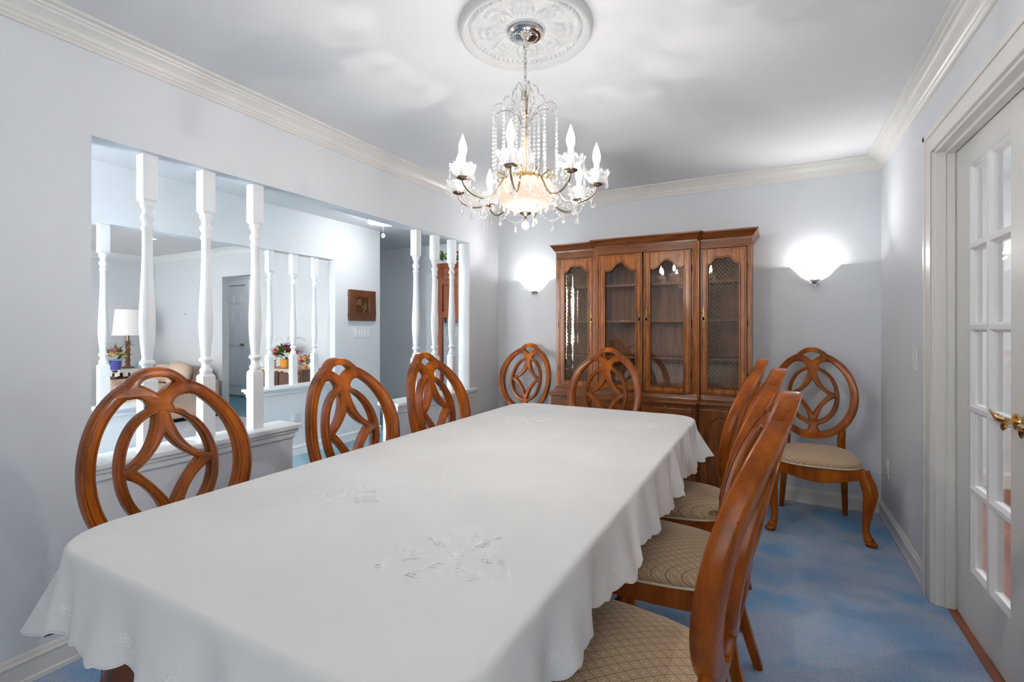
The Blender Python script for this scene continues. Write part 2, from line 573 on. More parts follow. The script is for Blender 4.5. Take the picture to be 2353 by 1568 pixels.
# rear wall behind the camera, with a window
def wall_with_window(name, x0, x1, wx0, wx1):
    b = MB()
    b.box(x0, wx0, YR - 0.12, YR, 0, H)
    b.box(wx1, x1, YR - 0.12, YR, 0, H)
    b.box(wx0, wx1, YR - 0.12, YR, 0, 0.5)
    b.box(wx0, wx1, YR - 0.12, YR, 2.3, H)
    struct(b.build(name, M['wall']))
wall_with_window('wall_rear', X2 - TH, 3.2, -0.38, 0.54)
wall_with_window('wall_rear', XLL - 0.5, X2 - TH, -8.9, -4.5)
def window(name, wx0, wx1, n):
    b = MB()
    y0, y1 = YR - 0.10, YR - 0.04
    b.box(wx0, wx1, y0, y1, 0.50, 0.56); b.box(wx0, wx1, y0, y1, 2.24, 2.30)
    for i in range(n + 1):
        x = wx0 + (wx1 - wx0 - 0.06) * i / n
        b.box(x, x + 0.06, y0, y1, 0.50, 2.30)
    f = struct(b.build(name, M['trim']))
    b = MB(); b.box(wx0 + 0.03, wx1 - 0.03, YR - 0.072, YR - 0.068, 0.53, 2.27)
    b.build('pane', M['glass'], f)
window('window_1', -0.38, 0.54, 1)
window('window_2', -8.9, -4.5, 4)
# hall: living room wall with its own opening and half walls
b = MB()
HY1, HY2, HY3 = 1.90, 2.79, 3.722
b.box(X2 - TH, X2, YR, 0.9, 0, H)
b.box(X2 - TH, X2, 0.9, HY3, HD - 0.01, H)
b.box(X2 - TH, X2, HY3, 4.404, 0, H)
b.box(X2 - TH, X2, 0.9, HY1 - 0.03, 0, 0.66)
b.box(X2 - TH, X2, HY2 + 0.01, HY3, 0, 0.66)
struct(b.build('wall_hall', M['wall']))
# hall end wall
b = MB(); b.box(-6.6, XL - TH, 5.49, 5.60, 0, H); struct(b.build('wall_hall_end', M['wall']))
b = MB(); b.box(XL - TH, XL - TH + 0.1, YB + 0.12, 5.60, 0, H); struct(b.build('wall_hall_side', M['wall']))
# living room end wall with a doorway, and its far wall
DX0, DX1 = -7.17, -6.35
b = MB()
b.box(XLL - 0.12, DX0, YL, 4.404, 0, H)
b.box(DX1, X2 - TH, YL, 4.404, 0, H)
b.box(DX0, DX1, YL, 4.404, HD + 0.01, H)
struct(b.build('wall_living_back', M['wall']))
b = MB(); b.box(XLL - 0.12, XLL, YR, 6.4, 0, H); struct(b.build('wall_living_left', M['wall']))
b = MB(); b.box(-9.9, -6.0, 5.56, 5.68, 0, H); struct(b.build('wall_closet', M['wall']))
# kitchen beyond the french door
b = MB()
b.box(2.9, 3.0, YR, 6.0, 0, H); b.box(0.66 + TH, 3.0, 5.2, 5.3, 0, H)
struct(b.build('wall_kitchen', M['ceil']))
b = MB(); b.sweep([(0.66 + TH, 5.2), (2.9, 5.2)], [(0, 0), (0.015, 0), (0.015, 0.11), (0.006, 0.13), (0, 0.13)], left=False)
struct(b.build('baseboard_kitchen', M['trim']))

# crown moulding
CP = [(0, -0.094), (0.010, -0.094), (0.012, -0.084), (0.018, -0.080), (0.020, -0.070), (0.027, -0.066), (0.031, -0.052), (0.042, -0.040), (0.056, -0.032),
      (0.060, -0.024), (0.068, -0.022), (0.072, -0.014), (0.090, -0.011), (0.090, 0), (0, 0)]
b = MB(); b.sweep([(XL, YR), (XL, YB), (XR, YB), (XR, YR)], [(o, H + z) for o, z in CP], left=False)
struct(b.build('trim_1', M['trim'], smooth=True, angle=20))
b = MB(); b.sweep([(XLL, YR), (XLL, YL), (X2 - TH, YL)], [(o, H + z) for o, z in CP], left=False)
struct(b.build('trim_2', M['spin'], smooth=True, angle=20))
# baseboards
BP = [(0, 0), (0.016, 0), (0.016, 0.015), (0.0125, 0.02), (0.0125, 0.075), (0.016, 0.078), (0.016, 0.084), (0.010, 0.090), (0.008, 0.098), (0.004, 0.104), (0, 0.106)]
def base(name, path, left, mat='trim'):
    b = MB(); b.sweep(path, BP, left=left); struct(b.build(name, M[mat], smooth=True, angle=25))
base('baseboard_left', [(XL, YR), (XL, 1.80), (XL - TH, 1.80)], False)
base('baseboard_back', [(XL - TH, 2.655), (XL, 2.655), (XL, YB), (XR, YB), (XR, 2.99)], False)
base('baseboard_right', [(XR, 1.27), (XR, YR)], False)
base('baseboard_hall', [(X2, HY2 + 0.01), (X2, 4.404), (X2 - 1.5, 4.404)], False, 'spin')
base('baseboard_hall', [(-6.4, 5.49), (-4.32, 5.49)], False, 'spin')
base('baseboard_hall', [(X2, YR), (X2, HY1 - 0.03)], False, 'spin')
base('baseboard_living', [(XLL, YR), (XLL, YL), (DX0 - 0.02, YL)], False, 'spin')
base('baseboard_living', [(DX1 + 0.02, YL), (X2 - TH, YL), (X2 - TH, HY2)], False, 'spin')

# caps (ledges) on the four half walls
def ledge(name, xc, y0, y1, zt, hw, endlow=False, endhigh=False):
    b = MB()
    a0 = y0 - (0.035 if endlow else -0.0)
    a1 = y1 + (0.035 if endhigh else 0.0)
    b.box(xc - hw, xc + hw, a0, a1, zt - 0.026, zt)
    h2 = hw - 0.014
    b.box(xc - h2, xc + h2, y0 - (0.021 if endlow else 0), y1 + (0.021 if endhigh else 0), zt - 0.045, zt - 0.026)
    h3 = hw - 0.026
    b.box(xc - h3, xc + h3, y0 - (0.010 if endlow else 0), y1 + (0.010 if endhigh else 0), zt - 0.075, zt - 0.045)
    struct(b.build(name, M['spin'], bevel=0.006))
XC = XL - TH / 2
ledge('trim_3', XC, 0.895, 1.80, 0.735, 0.098, False, True)
ledge('trim_4', XC, 2.655, 3.64, 0.735, 0.098, True, True)
XC2 = X2 - TH / 2
ledge('trim_5', XC2, 0.9, HY1 - 0.03, 0.702, 0.096, False, True)
ledge('trim_6', XC2, HY2 + 0.01, HY3, 0.702, 0.096, True, False)
# flat white board on the end of the far half wall
b = MB(); b.box(XL - TH - 0.004, XL + 0.004, 2.640, 2.655, 0, 0.665); struct(b.build('trim_7', M['spin']))
# white board closing the right end of the opening
b = MB(); b.box(XL - TH + 0.002, XL - 0.002, 3.588, 3.60, 0.735, HD); struct(b.build('trim_8', M['spin']))

# ------------------------------------------------------------------ turned spindles
def spindle_parts(root, zb, zt, kb, kt):
    w = 0.029
    b = MB()
    b.box(-w, w, -w, w, zb, kb - 0.012)
    # chamfered shoulders, the arched cut of a turned square
    def taper(z0, z1):
        vs = [(-w, -w, z0), (w, -w, z0), (w, w, z0), (-w, w, z0)]
        q = w * 0.72
        vs += [(-q, -q, z1), (q, -q, z1), (q, q, z1), (-q, q, z1)]
        b.add(vs, [(0, 1, 5, 4), (1, 2, 6, 5), (2, 3, 7, 6), (3, 0, 4, 7), (4, 5, 6, 7)])
    taper(kb - 0.012, kb)
    b.build('lower_block', M['spin'], root)
    b = MB()
    b.box(-w, w, -w, w, kt + 0.012, zt)
    taper(kt + 0.012, kt)
    b.build('upper_block', M['spin'], root)
    h = kt - kb
    P = [(0.020, kb - 0.004), (0.026, kb + 0.006), (0.028, kb + 0.016), (0.024, kb + 0.026), (0.019, kb + 0.034), (0.018, kb + 0.046), (0.021, kb + 0.056),
         (0.029, kb + 0.062), (0.030, kb + 0.070), (0.026, kb + 0.077), (0.020, kb + 0.082), (0.021, kb + 0.10), (0.026, kb + 0.15), (0.0295, kb + 0.20), (0.031, kb + 0.25),
         (0.0295, kb + 0.31), (0.026, kb + 0.38), (0.023, kb + 0.45), (0.020, kb + 0.54), (0.0195, kt - 0.125),
         (0.024, kt - 0.120), (0.025, kt - 0.112), (0.021, kt - 0.106), (0.019, kt - 0.096), (0.022, kt - 0.083), (0.027, kt - 0.074), (0.028, kt - 0.066), (0.022, kt - 0.058),
         (0.018, kt - 0.044), (0.020, kt - 0.030), (0.026, kt - 0.020), (0.028, kt - 0.012), (0.026, kt - 0.004), (0.020, kt + 0.006)]
    b = MB(); b.lathe(P, n=20); b.build('turned_shaft', M['spin'], root, smooth=True, angle=50)
sp0 = thing('turned_spindle', 'white turned spindle nearest the camera, just above the nearest dining chair', 'spindle', (XC - 0.005, 1.1175, 0), 0, 'spindles in the dining room opening')
spindle_parts(sp0, 0.735, HD, 1.045, 1.815)
G1 = 'spindles in the dining room opening'
for y, lab in [(1.367, 'white turned spindle in the middle of the three on the near half wall'),
               (1.620, 'white turned spindle on the near half wall, closest to the end of its ledge'),
               (2.937, 'leftmost white turned spindle of the three on the far half wall'),
               (3.172, 'white turned spindle in the middle of the far half wall, left of the wardrobe mirror'),
               (3.410, 'rightmost white turned spindle of the far half wall, in front of the wardrobe mirror')]:
    dup(sp0, lab, (XC - 0.005, y, 0))
sq0 = thing('turned_spindle', 'white spindle across the hall, farthest left, left of the table lamp', 'spindle', (XC2, 1.68, 0), 0, 'spindles in the living room opening')
spindle_parts(sq0, 0.702, HD - 0.01, 1.01, 1.80)
for y, lab in [(2.985, 'white spindle across the hall, left of the red flower basket on the dark chest'),
               (3.245, 'white spindle across the hall, right in front of the flower basket'),
               (3.500, 'white spindle across the hall, right of the flowers and nearest the framed relief')]:
    dup(sq0, lab, (XC2, y, 0))

# ------------------------------------------------------------------ french door, casing, jamb
b = MB()
ct = 0.018
cw = 0.10
b.box(XR - ct, XR, DY1 + 0.012, DY1 + 0.012 + cw, 0, DZ + cw)
b.box(XR - ct, XR, DY0 - 0.012 - cw, DY0 - 0.012, 0, DZ + cw)
b.box(XR - ct, XR, DY0 - 0.012, DY1 + 0.012, DZ, DZ + cw)
b.box(XR - ct - 0.006, XR - ct, DY1 + 0.012 + cw - 0.028, DY1 + 0.012 + cw, 0, DZ + cw)
b.box(XR - ct - 0.006, XR - ct, DY0 - 0.012 - cw, DY1 + 0.012 + cw, DZ + cw - 0.028, DZ + cw)
struct(b.build('trim_9', M['trim'], bevel=0.004))
b = MB()
b.box(XR - 0.004, XR + TH, DY1 - 0.006, DY1 + 0.014, 0, DZ)
b.box(XR - 0.004, XR + TH, DY0 - 0.014, DY0 + 0.006, 0, DZ)
b.box(XR - 0.004, XR + TH, DY0, DY1, DZ - 0.012, DZ + 0.006)
b.box(XR + 0.030, XR + 0.064, DY1 - 0.018, DY1 - 0.006, 0, DZ - 0.012)
b.box(XR + 0.030, XR + 0.064, DY0, DY1 - 0.018, DZ - 0.026, DZ - 0.012)
struct(b.build('trim_10', M['trim'], bevel=0.003))
# wooden threshold strip between the carpet and the door
b = MB(); b.box(0.700, 0.74, DY0, DY1 - 0.008, 0.0, 0.006); struct(b.build('trim_11', M['hard']))
def french_door(y0, y1, name, mirror_hand):
    X0, X1 = 0.731, 0.768
    z0, z1 = 0.010, DZ - 0.016
    stile_hi, stile_lo = 0.16, 0.16
    g0, g1 = y0 + stile_lo, y1 - stile_hi
    zb, ztop = 0.255, 1.945
    b = MB()
    b.box(X0, X1, y1 - stile_hi, y1, z0, z1)
    b.box(X0, X1, y0, y0 + stile_lo, z0, z1)
    b.box(X0, X1, g0, g1, z0, zb)
    b.box(X0, X1, g0, g1, ztop, z1)
    d = struct(b.build(name, M['door'], bevel=0.002))
    # muntins with a raised ogee face
    mw = 0.026
    mb = MB()
    gm = (g0 + g1) / 2
    def bar_h(z):
        mb.prism([(X0 - 0.001, z - 0.009), (X0 + 0.012, z - mw / 2 - 0.006), (X1, z - mw / 2 - 0.006), (X1, z + mw / 2 + 0.006), (X0 + 0.012, z + mw / 2 + 0.006), (X0 - 0.001, z + 0.009)], 'y', g0, g1)
    def bar_v(y):
        mb.prism([(X0 - 0.0016, y - 0.011), (X0 + 0.012, y - mw / 2 - 0.006), (X1, y - mw / 2 - 0.006), (X1, y + mw / 2 + 0.006), (X0 + 0.012, y + mw / 2 + 0.006), (X0 - 0.0016, y + 0.011)], 'z', zb, ztop)
    for i in range(1, 5):
        z = zb + (ztop - zb) * i / 5
        mb.prism([(X0 - 0.001, z - 0.009), (X0 + 0.012, z - mw / 2 - 0.006), (X1, z - mw / 2 - 0.006), (X1, z + mw / 2 + 0.006), (X0 + 0.012, z + mw / 2 + 0.006), (X0 - 0.001, z + 0.009)], 'y', g0, g1)
    bar_v(gm)
    # bead moulding around the glazed area
    for yy, s in ((g0, 1), (g1, -1)):
        mb.prism([(X0 + 0.001, yy), (X0 + 0.013, yy + s * 0.016), (X1, yy + s * 0.016), (X1, yy)], 'z', zb, ztop)
    for zz, s in ((zb, 1), (ztop, -1)):
        mb.prism([(X0 + 0.001, zz), (X0 + 0.013, zz + s * 0.016), (X1, zz + s * 0.016), (X1, zz)], 'y', g0, g1)
    mb.build('muntin_grid', M['plaster'], d, bevel=0.0015)
    for c in range(2):
        for r in range(5):
            p = MB()
            ya, yb = (g0, gm) if c == 0 else (gm, g1)
            za, zc = zb + (ztop - zb) * r / 5, zb + (ztop - zb) * (r + 1) / 5
            p.box(0.749, 0.752, ya + 0.012, yb - 0.012, za + 0.012, zc - 0.012)
            p.build('pane', M['glass'], d)
    # brass lever handle with rosette
    yh = y0 + 0.062 if mirror_hand else y1 - 0.062
    s = 1 if mirror_hand else -1
    zc = 0.955
    p = MB()
    p.lathe([(0.001, -0.010), (0.026, -0.010), (0.027, -0.006), (0.022, -0.001), (0.001, 0.0)], n=24)
    p.xf(Matrix.Translation((X0 - 0.010, yh, zc)) @ Matrix.Rotation(PI / 2, 4, 'Y'))
    hd = p.build('door_handle', M['brass'], d, smooth=True, angle=40)
    p = MB()
    p.tube([(X0 - 0.008, yh, zc), (X0 - 0.030, yh, zc), (X0 - 0.045, yh, zc)], [0.011, 0.009, 0.013], 16)
    p.tube([(X0 - 0.044, yh - s * 0.012, zc), (X0 - 0.047, yh + s * 0.02, zc), (X0 - 0.047, yh + s * 0.055, zc + 0.002), (X0 - 0.045, yh + s * 0.058, zc + 0.002)], [0.011, 0.0115, 0.010, 0.013], 16)
    p.tube([(X0 - 0.045, yh + s * 0.056, zc + 0.002), (X0 - 0.043, yh + s * 0.095, zc + 0.004), (X0 - 0.042, yh + s * 0.125, zc + 0.012), (X0 - 0.040, yh + s * 0.150, zc + 0.020)], [(0.013, 0.008), (0.011, 0.006), (0.006, 0.004), (0.001, 0.001)], 14)
    p.tube([(X0 - 0.047, yh - s * 0.01, zc - 0.012), (X0 - 0.050, yh + s * 0.004, zc - 0.020), (X0 - 0.046, yh + s * 0.024, zc - 0.012)], [(0.012, 0.006), (0.014, 0.006), (0.003, 0.003)], 12)
    p.build('lever', M['brass'], hd, smooth=True, angle=50)
    return d
french_door(2.132, 2.848, 'door_1', True)
french_door(1.412, 2.128, 'door_2', False)

# ------------------------------------------------------------------ switches and outlets
def plate(name, label, cat, c, axis, w, h, kind):
    # axis 'x+' plate on a wall facing +x, 'x-' facing -x, 'y-' facing -y
    o = thing(name, label, cat, c, {'x-': -PI / 2, 'x+': PI / 2, 'y-': 0}[axis])
    b = MB(); b.box(-w / 2, w / 2, -0.006, 0, -h / 2, h / 2)
    b.build('cover_plate', M['plastic'], o, bevel=0.002)
    if kind == 'outlet':
        for s in (-1, 1):
            b = MB()
            b.lathe([(0.0005, 0.0), (0.014, 0.0), (0.016, 0.002), (0.016, 0.004)], n=18)
            b.xf(Matrix.Translation((0, -0.010, s * 0.020)) @ Matrix.Rotation(-PI / 2, 4, 'X'))
            r = b.build('socket', M['plastic'], o)
            b = MB()
            for dx in (-0.005, 0.005):
                b.box(dx - 0.001, dx + 0.001, -0.0112, -0.0098, s * 0.020, s * 0.020 + 0.008)
            b.lathe([(0.0003, 0), (0.002, 0)], c=(0, 0, 0), n=8)
            b.v = b.v[:16]; b.f = b.f[:12]
            b.build('slot', M['black'], r)
    elif kind == 'dimmer':
        b = MB(); b.box(-0.012, 0.012, -0.009, -0.006, -0.034, 0.034)
        b.build('slider_track', M['plastic'], o, bevel=0.001)
        b = MB(); b.box(-0.014, 0.014, -0.016, -0.009, 0.010, 0.018)
        b.build('slider', M['plastic'], o, bevel=0.001)
    elif kind == 'gang5':
        for k in range(5):
            b = MB()
            x = (k - 2) * w / 5.4
            b.box(x - 0.012, x + 0.012, -0.010, -0.006, -0.034, 0.034)
            b.build('rocker_switch', M['plastic'], o, bevel=0.001)
    return o
plate('dimmer_switch', 'white dimmer switch plate on the right wall beside the door casing', 'light switch', (XR, 3.215, 1.11), 'x-', 0.085, 0.125, 'dimmer')
plate('wall_outlet', 'white outlet low on the right wall behind the corner chair', 'outlet', (XR, 3.89, 0.365), 'x-', 0.075, 0.12, 'outlet')
plate('wall_outlet', 'white outlet on the hall wall above the end of the near ledge', 'outlet', (X2, 3.21, 0.365), 'x+', 0.075, 0.12, 'outlet')
plate('wall_outlet', 'white outlet on the hall wall seen through the middle left chair back', 'outlet', (X2, 3.86, 0.36), 'x+', 0.075, 0.12, 'outlet')
plate('wall_outlet', 'white outlet low on the left wall at the edge of the view', 'outlet', (XL, 0.60, 0.42), 'x+', 0.075, 0.12, 'outlet')
plate('switch_plate', 'wide white five gang switch plate under the framed relief', 'light switch', (X2, 4.115, 1.223), 'x+', 0.25, 0.125, 'gang5')

# ------------------------------------------------------------------ framed relief
fr = thing('framed_relief', 'square dark wooden frame with carved gold ring relief on the hall wall', 'wall art', (X2, 4.10, 1.528), PI / 2)
b = MB()
w, iw = 0.20, 0.098
for x0, x1, z0, z1 in [(-w, w, iw, 0.175), (-w, w, -0.175, -iw), (-w, -iw, -iw, iw), (iw, w, -iw, iw)]:
    b.box(x0, x1, -0.035, 0, z0, z1)
b.build('frame', M['dark'], fr, bevel=0.003)
b = MB(); b.box(-iw, iw, -0.012, 0, -iw, iw); b.build('backing', M['dark'], fr)
b = MB()
cx, cz = -0.012, 0.002
hw = 0.074
for ring in (0.022, 0.040, 0.058, 0.076):
    for q in range(4):
        a0 = q * PI / 2 + 0.12
        pts = [(cx + ring * math.cos(a0 + t * 1.33 / 8), -0.018, cz + ring * math.sin(a0 + t * 1.33 / 8)) for t in range(9)]
        pts = [(max(cx - hw, min(cx + hw, x)), y, max(cz - hw, min(cz + hw, z))) for x, y, z in pts]
        b.tube(pts, 0.0055, 6)
for sx in (-1, 1):
    for sz in (-1, 1):
        b.prism([(cx + sx * hw, cz + sz * hw), (cx + sx * hw, cz + sz * 0.054), (cx + sx * 0.054, cz + sz * hw)], 'y', -0.024, -0.012)
b.build('relief', M['oldbrass'], fr, smooth=True)

# ================================================================== DINING CHAIR
def curve_plate(outer, holes, half, bev, res=3):
    cu = bpy.data.curves.new('tmp', 'CURVE')
    cu.dimensions = '2D'
    cu.fill_mode = 'BOTH'
    cu.extrude = half - bev
    cu.bevel_depth = bev
    cu.bevel_resolution = res
    cu.offset = -bev
    for poly in [outer] + holes:
        sp = cu.splines.new('POLY')
        sp.points.add(len(poly) - 1)
        for i, p in enumerate(poly):
            sp.points[i].co = (p[0], p[1], 0, 1)
        sp.use_cyclic_u = True
    o = bpy.data.objects.new('tmp', cu)
    COL.objects.link(o)
    dg = bpy.context.evaluated_depsgraph_get()
    me = bpy.data.meshes.new_from_object(o.evaluated_get(dg))
    vs = [tuple(v.co) for v in me.vertices]
    fs = [tuple(p.vertices) for p in me.polygons]
    bpy.data.objects.remove(o)
    bpy.data.curves.remove(cu)
    bpy.data.meshes.remove(me)
    return vs, fs
def back_y(x, z):
    return 0.18 + 0.2 * (z - 0.5) + 0.22 * max(0, z - 0.86) ** 2 - 0.85 * x * x
def chair_back():
    ZC, A, B = 0.81, 0.255, 0.295
    out = []
    # ellipse from the right notch, clockwise around the bottom to the left notch
    x0 = 0.095
    a0 = math.acos(x0 / A)
    n = 72
    for i in range(n + 1):
        a = a0 - (PI + 2 * a0) * i / n
        out.append((A * math.cos(a), ZC + B * math.sin(a)))
    # crest lobe
    lobe = [(0.094, 1.081), (0.088, 1.088), (0.0785, 1.098), (0.066, 1.109), (0.052, 1.1185), (0.038, 1.125), (0.022, 1.1295), (0.008, 1.131)]
    out += [(-x, z) for x, z in lobe] + lobe[::-1]
    holes = []
    # crest opening
    h = [(0.052 * math.cos(t), 1.074 + 0.024 * math.sin(t)) for t in [PI - PI * i / 12 for i in range(1, 12)]]
    h = [(-0.054, 1.077)] + h + [(0.054, 1.077)] + qbez((0.054, 1.077), (0.020, 1.060), (0, 1.038), 6)[1:] + qbez((0, 1.038), (-0.020, 1.060), (-0.054, 1.077), 6)[1:-1]
    holes.append(h)
    # crescents between the outer and the inner oval
    for s in (1, -1):
        p = []
        ai, bi = 0.211, 0.253
        p += qbez((0.036, 1.006), (0.052, 1.042), (0.100, ZC + bi * math.sin(math.acos(0.100 / ai)) - 0.002), 8)[:-1]
        t0 = math.acos(0.100 / ai)
        t1 = -math.acos(0.044 / ai)
        for i in range(41):
            t = t0 + (t1 - t0) * i / 40
            p.append((ai * math.cos(t), ZC + bi * math.sin(t)))
        p += [(0.038, 0.566), (0.033, 0.580), (0.024, 0.594), (0.025, 0.603), (0.036, 0.611)]
        ao, bo, zo = 0.153, 0.197, 0.804
        u0 = -math.acos(0.048 / ao)
        u1 = math.acos(0.040 / ao)
        for i in range(33):
            t = u0 + (u1 - u0) * i / 32
            p.append((ao * math.cos(t), zo + bo * math.sin(t)))
        holes.append([(s * x, z) for x, z in p])
    # four leaf openings
    al, bl, zo = 0.128, 0.172, 0.808
    for s in (1, -1):
        t0 = math.acos(0.024 / al)
        t1 = math.asin(0.016 / bl)
        p = []
        for i in range(17):
            t = t0 + (t1 - t0) * i / 16
            p.append((al * math.cos(t), zo + bl * math.sin(t)))
        p += qbez(p[-1], (0.042, 0.852), p[0], 10)[1:-1]
        holes.append([(s * x, z) for x, z in p])
        t0 = -math.asin(0.014 / bl)
        t1 = -math.acos(0.022 / al)
        p = []
        for i in range(17):
            t = t0 + (t1 - t0) * i / 16
            p.append((al * math.cos(t), zo + bl * math.sin(t)))
        p += qbez(p[-1], (0.046, 0.752), p[0], 10)[1:-1]
        holes.append([(s * x, z) for x, z in p])
    # central four pointed opening
    p = qbez((0, 0.913), (0.028, 0.850), (0.093, 0.812), 9)[:-1] + qbez((0.093, 0.812), (0.034, 0.752), (0, 0.684), 9)[:-1]
    p += qbez((0, 0.684), (-0.034, 0.752), (-0.093, 0.812), 9)[:-1] + qbez((-0.093, 0.812), (-0.028, 0.850), (0, 0.913), 9)[:-1]
    holes.append(p)
    b = MB()
    vs, fs = curve_plate(out, holes, 0.021, 0.0075)
    b.add([(x, back_y(x, z) + d, z) for x, z, d in vs], fs)
    return b, out, holes
def offset_poly(poly, d):
    # offset a closed polygon along its local normals (small distances)
    n = len(poly)
    area2 = sum(poly[i][0] * poly[(i + 1) % n][1] - poly[(i + 1) % n][0] * poly[i][1] for i in range(n))
    sg = 1 if area2 > 0 else -1
    res = []
    for i in range(n):
        a, p, c = Vector(poly[i - 1]), Vector(poly[i]), Vector(poly[(i + 1) % n])
        d1, d2 = (p - a), (c - p)
        if d1.length < 1e-7 or d2.length < 1e-7:
            continue
        d1.normalize(); d2.normalize()
        n1, n2 = Vector((d1.y, -d1.x)) * sg, Vector((d2.y, -d2.x)) * sg
        k = (n1 + n2) / max(0.45, 1 + n1.dot(n2))
        res.append((p.x + k.x * d, p.y + k.y * d))
    return res
def bead(b, poly, off, r, sink):
    q = offset_poly(poly, off)
    for side in (-1,):
        pts = [(x, back_y(x, z) + side * (0.021 - sink), z) for x, z in q]
        pts.append(pts[0])
        b.tube(pts, r, 5, caps=False)
def make_chair(label):
    t = thing('dining_chair', label, 'chair', (0, 0, 0), 0, 'matching oval back dining chairs')
    b, out, holes = chair_back()
    # raised mouldings running round every opening and round the rim
    bead(b, out, -0.0060, 0.0030, 0.0016)
    for h in holes:
        bead(b, h, 0.0060, 0.0026, 0.0014)
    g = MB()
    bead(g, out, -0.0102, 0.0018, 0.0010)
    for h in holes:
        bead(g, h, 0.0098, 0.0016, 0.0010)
    # stiles from the oval to the seat
    for s in (-1, 1):
        pts = [(s * 0.168, back_y(0.168, 0.63) + 0.002, 0.630), (s * 0.163, back_y(0.16, 0.58), 0.580), (s * 0.157, back_y(0.15, 0.53), 0.530), (s * 0.158, 0.176, 0.480), (s * 0.166, 0.17, 0.42), (s * 0.168, 0.17, 0.36)]
        b.tube(pts, [(0.010, 0.012), (0.016, 0.020), (0.0175, 0.024), (0.018, 0.023), (0.018, 0.022), (0.018, 0.022)], 12, up=(0, 1, 0))
    bk = b.build('backrest', M['chair'], t, smooth=True, angle=48)
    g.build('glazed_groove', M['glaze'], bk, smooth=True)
    # seat rail: four sides, serpentine lower edge at the front
    b = MB()
    fy, byy = -0.235, 0.175
    fw, bw = 0.228, 0.175
    def rail(p0, p1, zs, th):
        n = len(zs) - 1
        d = (Vector(p1) - Vector(p0))
        nn = Vector((-d.y, d.x)).normalized() * th
        vs = []
        for i, z in enumerate(zs):
            p = Vector(p0) + d * i / n
            for q, zz in ((p, 0.430), (p, z), (p + nn, z), (p + nn, 0.430)):
                vs.append((q.x, q.y, zz))
        fs = []
        for i in range(n):
            for k in range(4):
                fs.append((i * 4 + k, i * 4 + (k + 1) % 4, (i + 1) * 4 + (k + 1) % 4, (i + 1) * 4 + k))
        fs += [(0, 1, 2, 3), tuple(n * 4 + k for k in range(4))]
        b.add(vs, fs)
    ser = [0.372 - 0.036 * (math.sin(PI * i / 16) ** 1.6) - (0.0) for i in range(17)]
    # bowed front rail
    n = 16
    vs, fs = [], []
    for i in range(n + 1):
        u = -1 + 2 * i / n
        x = u * fw
        y = fy - 0.022 * (1 - u * u)
        for yy, zz in ((y, 0.430), (y - 0.004, 0.40), (y - 0.002, ser[i] + 0.008), (y, ser[i]), (y + 0.024, ser[i]), (y + 0.024, 0.430)):
            vs.append((x, yy, zz))
    for i in range(n):
        for k in range(6):
            fs.append((i * 6 + k, i * 6 + (k + 1) % 6, (i + 1) * 6 + (k + 1) % 6, (i + 1) * 6 + k))
    fs += [tuple(range(6)), tuple(n * 6 + k for k in range(6))]
    b.add(vs, fs)
    side = [0.372, 0.368, 0.364, 0.360, 0.358, 0.356, 0.356, 0.356]
    rail((fw + 0.010, fy + 0.01), (bw + 0.005, byy), side, 0.022)
    rail((-bw - 0.005, byy), (-fw - 0.010, fy + 0.01), side[::-1], 0.022)
    rail((bw, byy + 0.010), (-bw, byy + 0.010), [0.36] * 4, 0.022)
    b.build('seat_rail', M['chair'], t, smooth=True, angle=40)
    # cushion
    b = MB()
    rows = []
    def outline(k):
        pts = []
        m = 64
        for i in range(m):
            a = 2 * PI * i / m
            cxx, cyy = math.cos(a), math.sin(a)
            e = 0.32
            ux = math.copysign(abs(cxx) ** (2 * e), cxx)
            uy = math.copysign(abs(cyy) ** (2 * e), cyy)
            yy = -0.033 + 0.222 * uy
            w = 0.252 + (0.192 - 0.252) * (yy + 0.255) / 0.444
            x = w * ux
            if uy < 0:
                yy -= 0.024 * (1 - ux * ux) * (-uy)
            pts.append((x * k, -0.033 + (yy + 0.033) * k))
        return pts
    levels = [(0.985, 0.428), (1.0, 0.434), (1.012, 0.446), (1.005, 0.458), (0.97, 0.470), (0.90, 0.480), (0.78, 0.488), (0.60, 0.494), (0.40, 0.498), (0.2, 0.500), (0.02, 0.5005)]
    vs, fs = [], []
    for k, z in levels:
        vs += [(x, y, z) for x, y in outline(k)]
    m = 64
    for j in range(len(levels) - 1):
        for i in range(m):
            q = (i + 1) % m
            fs.append((j * m + i, j * m + q, (j + 1) * m + q, (j + 1) * m + i))
    fs.append(tuple(range(m))); fs.append(tuple((len(levels) - 1) * m + i for i in range(m)))
    b.add(vs, fs)
    st = b.build('seat', M['damask'], t, smooth=True, angle=60)
    b = MB()
    pts = [(x, y, 0.433) for x, y in outline(1.008)]
    b.tube(pts + [pts[0]], 0.0042, 6, caps=False)
    w = b.build('welt', M['cream'], st, smooth=True)
    # cabriole front legs
    for s in (-1, 1):
        b = MB()
        P = [(0.225, -0.222, 0.428), (0.232, -0.230, 0.385), (0.246, -0.244, 0.345), (0.254, -0.252, 0.305), (0.251, -0.249, 0.260), (0.243, -0.241, 0.205), (0.237, -0.234, 0.150),
             (0.234, -0.231, 0.105), (0.236, -0.233, 0.070), (0.242, -0.240, 0.045), (0.252, -0.250, 0.028)]
        Rr = [(0.028, 0.030), (0.034, 0.035), (0.039, 0.038), (0.038, 0.037), (0.034, 0.032), (0.027, 0.0255), (0.022, 0.021), (0.0195, 0.0185), (0.020, 0.019), (0.024, 0.022), (0.026, 0.026)]
        b.tube([(s * x, y, z) for x, y, z in P], Rr, 14, up=(s * 0.7, -0.7, 0))
        # pad foot pointing outwards
        i0 = len(b.v)
        b.sphere((0, 0, 0), 1.0, 16, 8, (0.040, 0.027, 0.019))
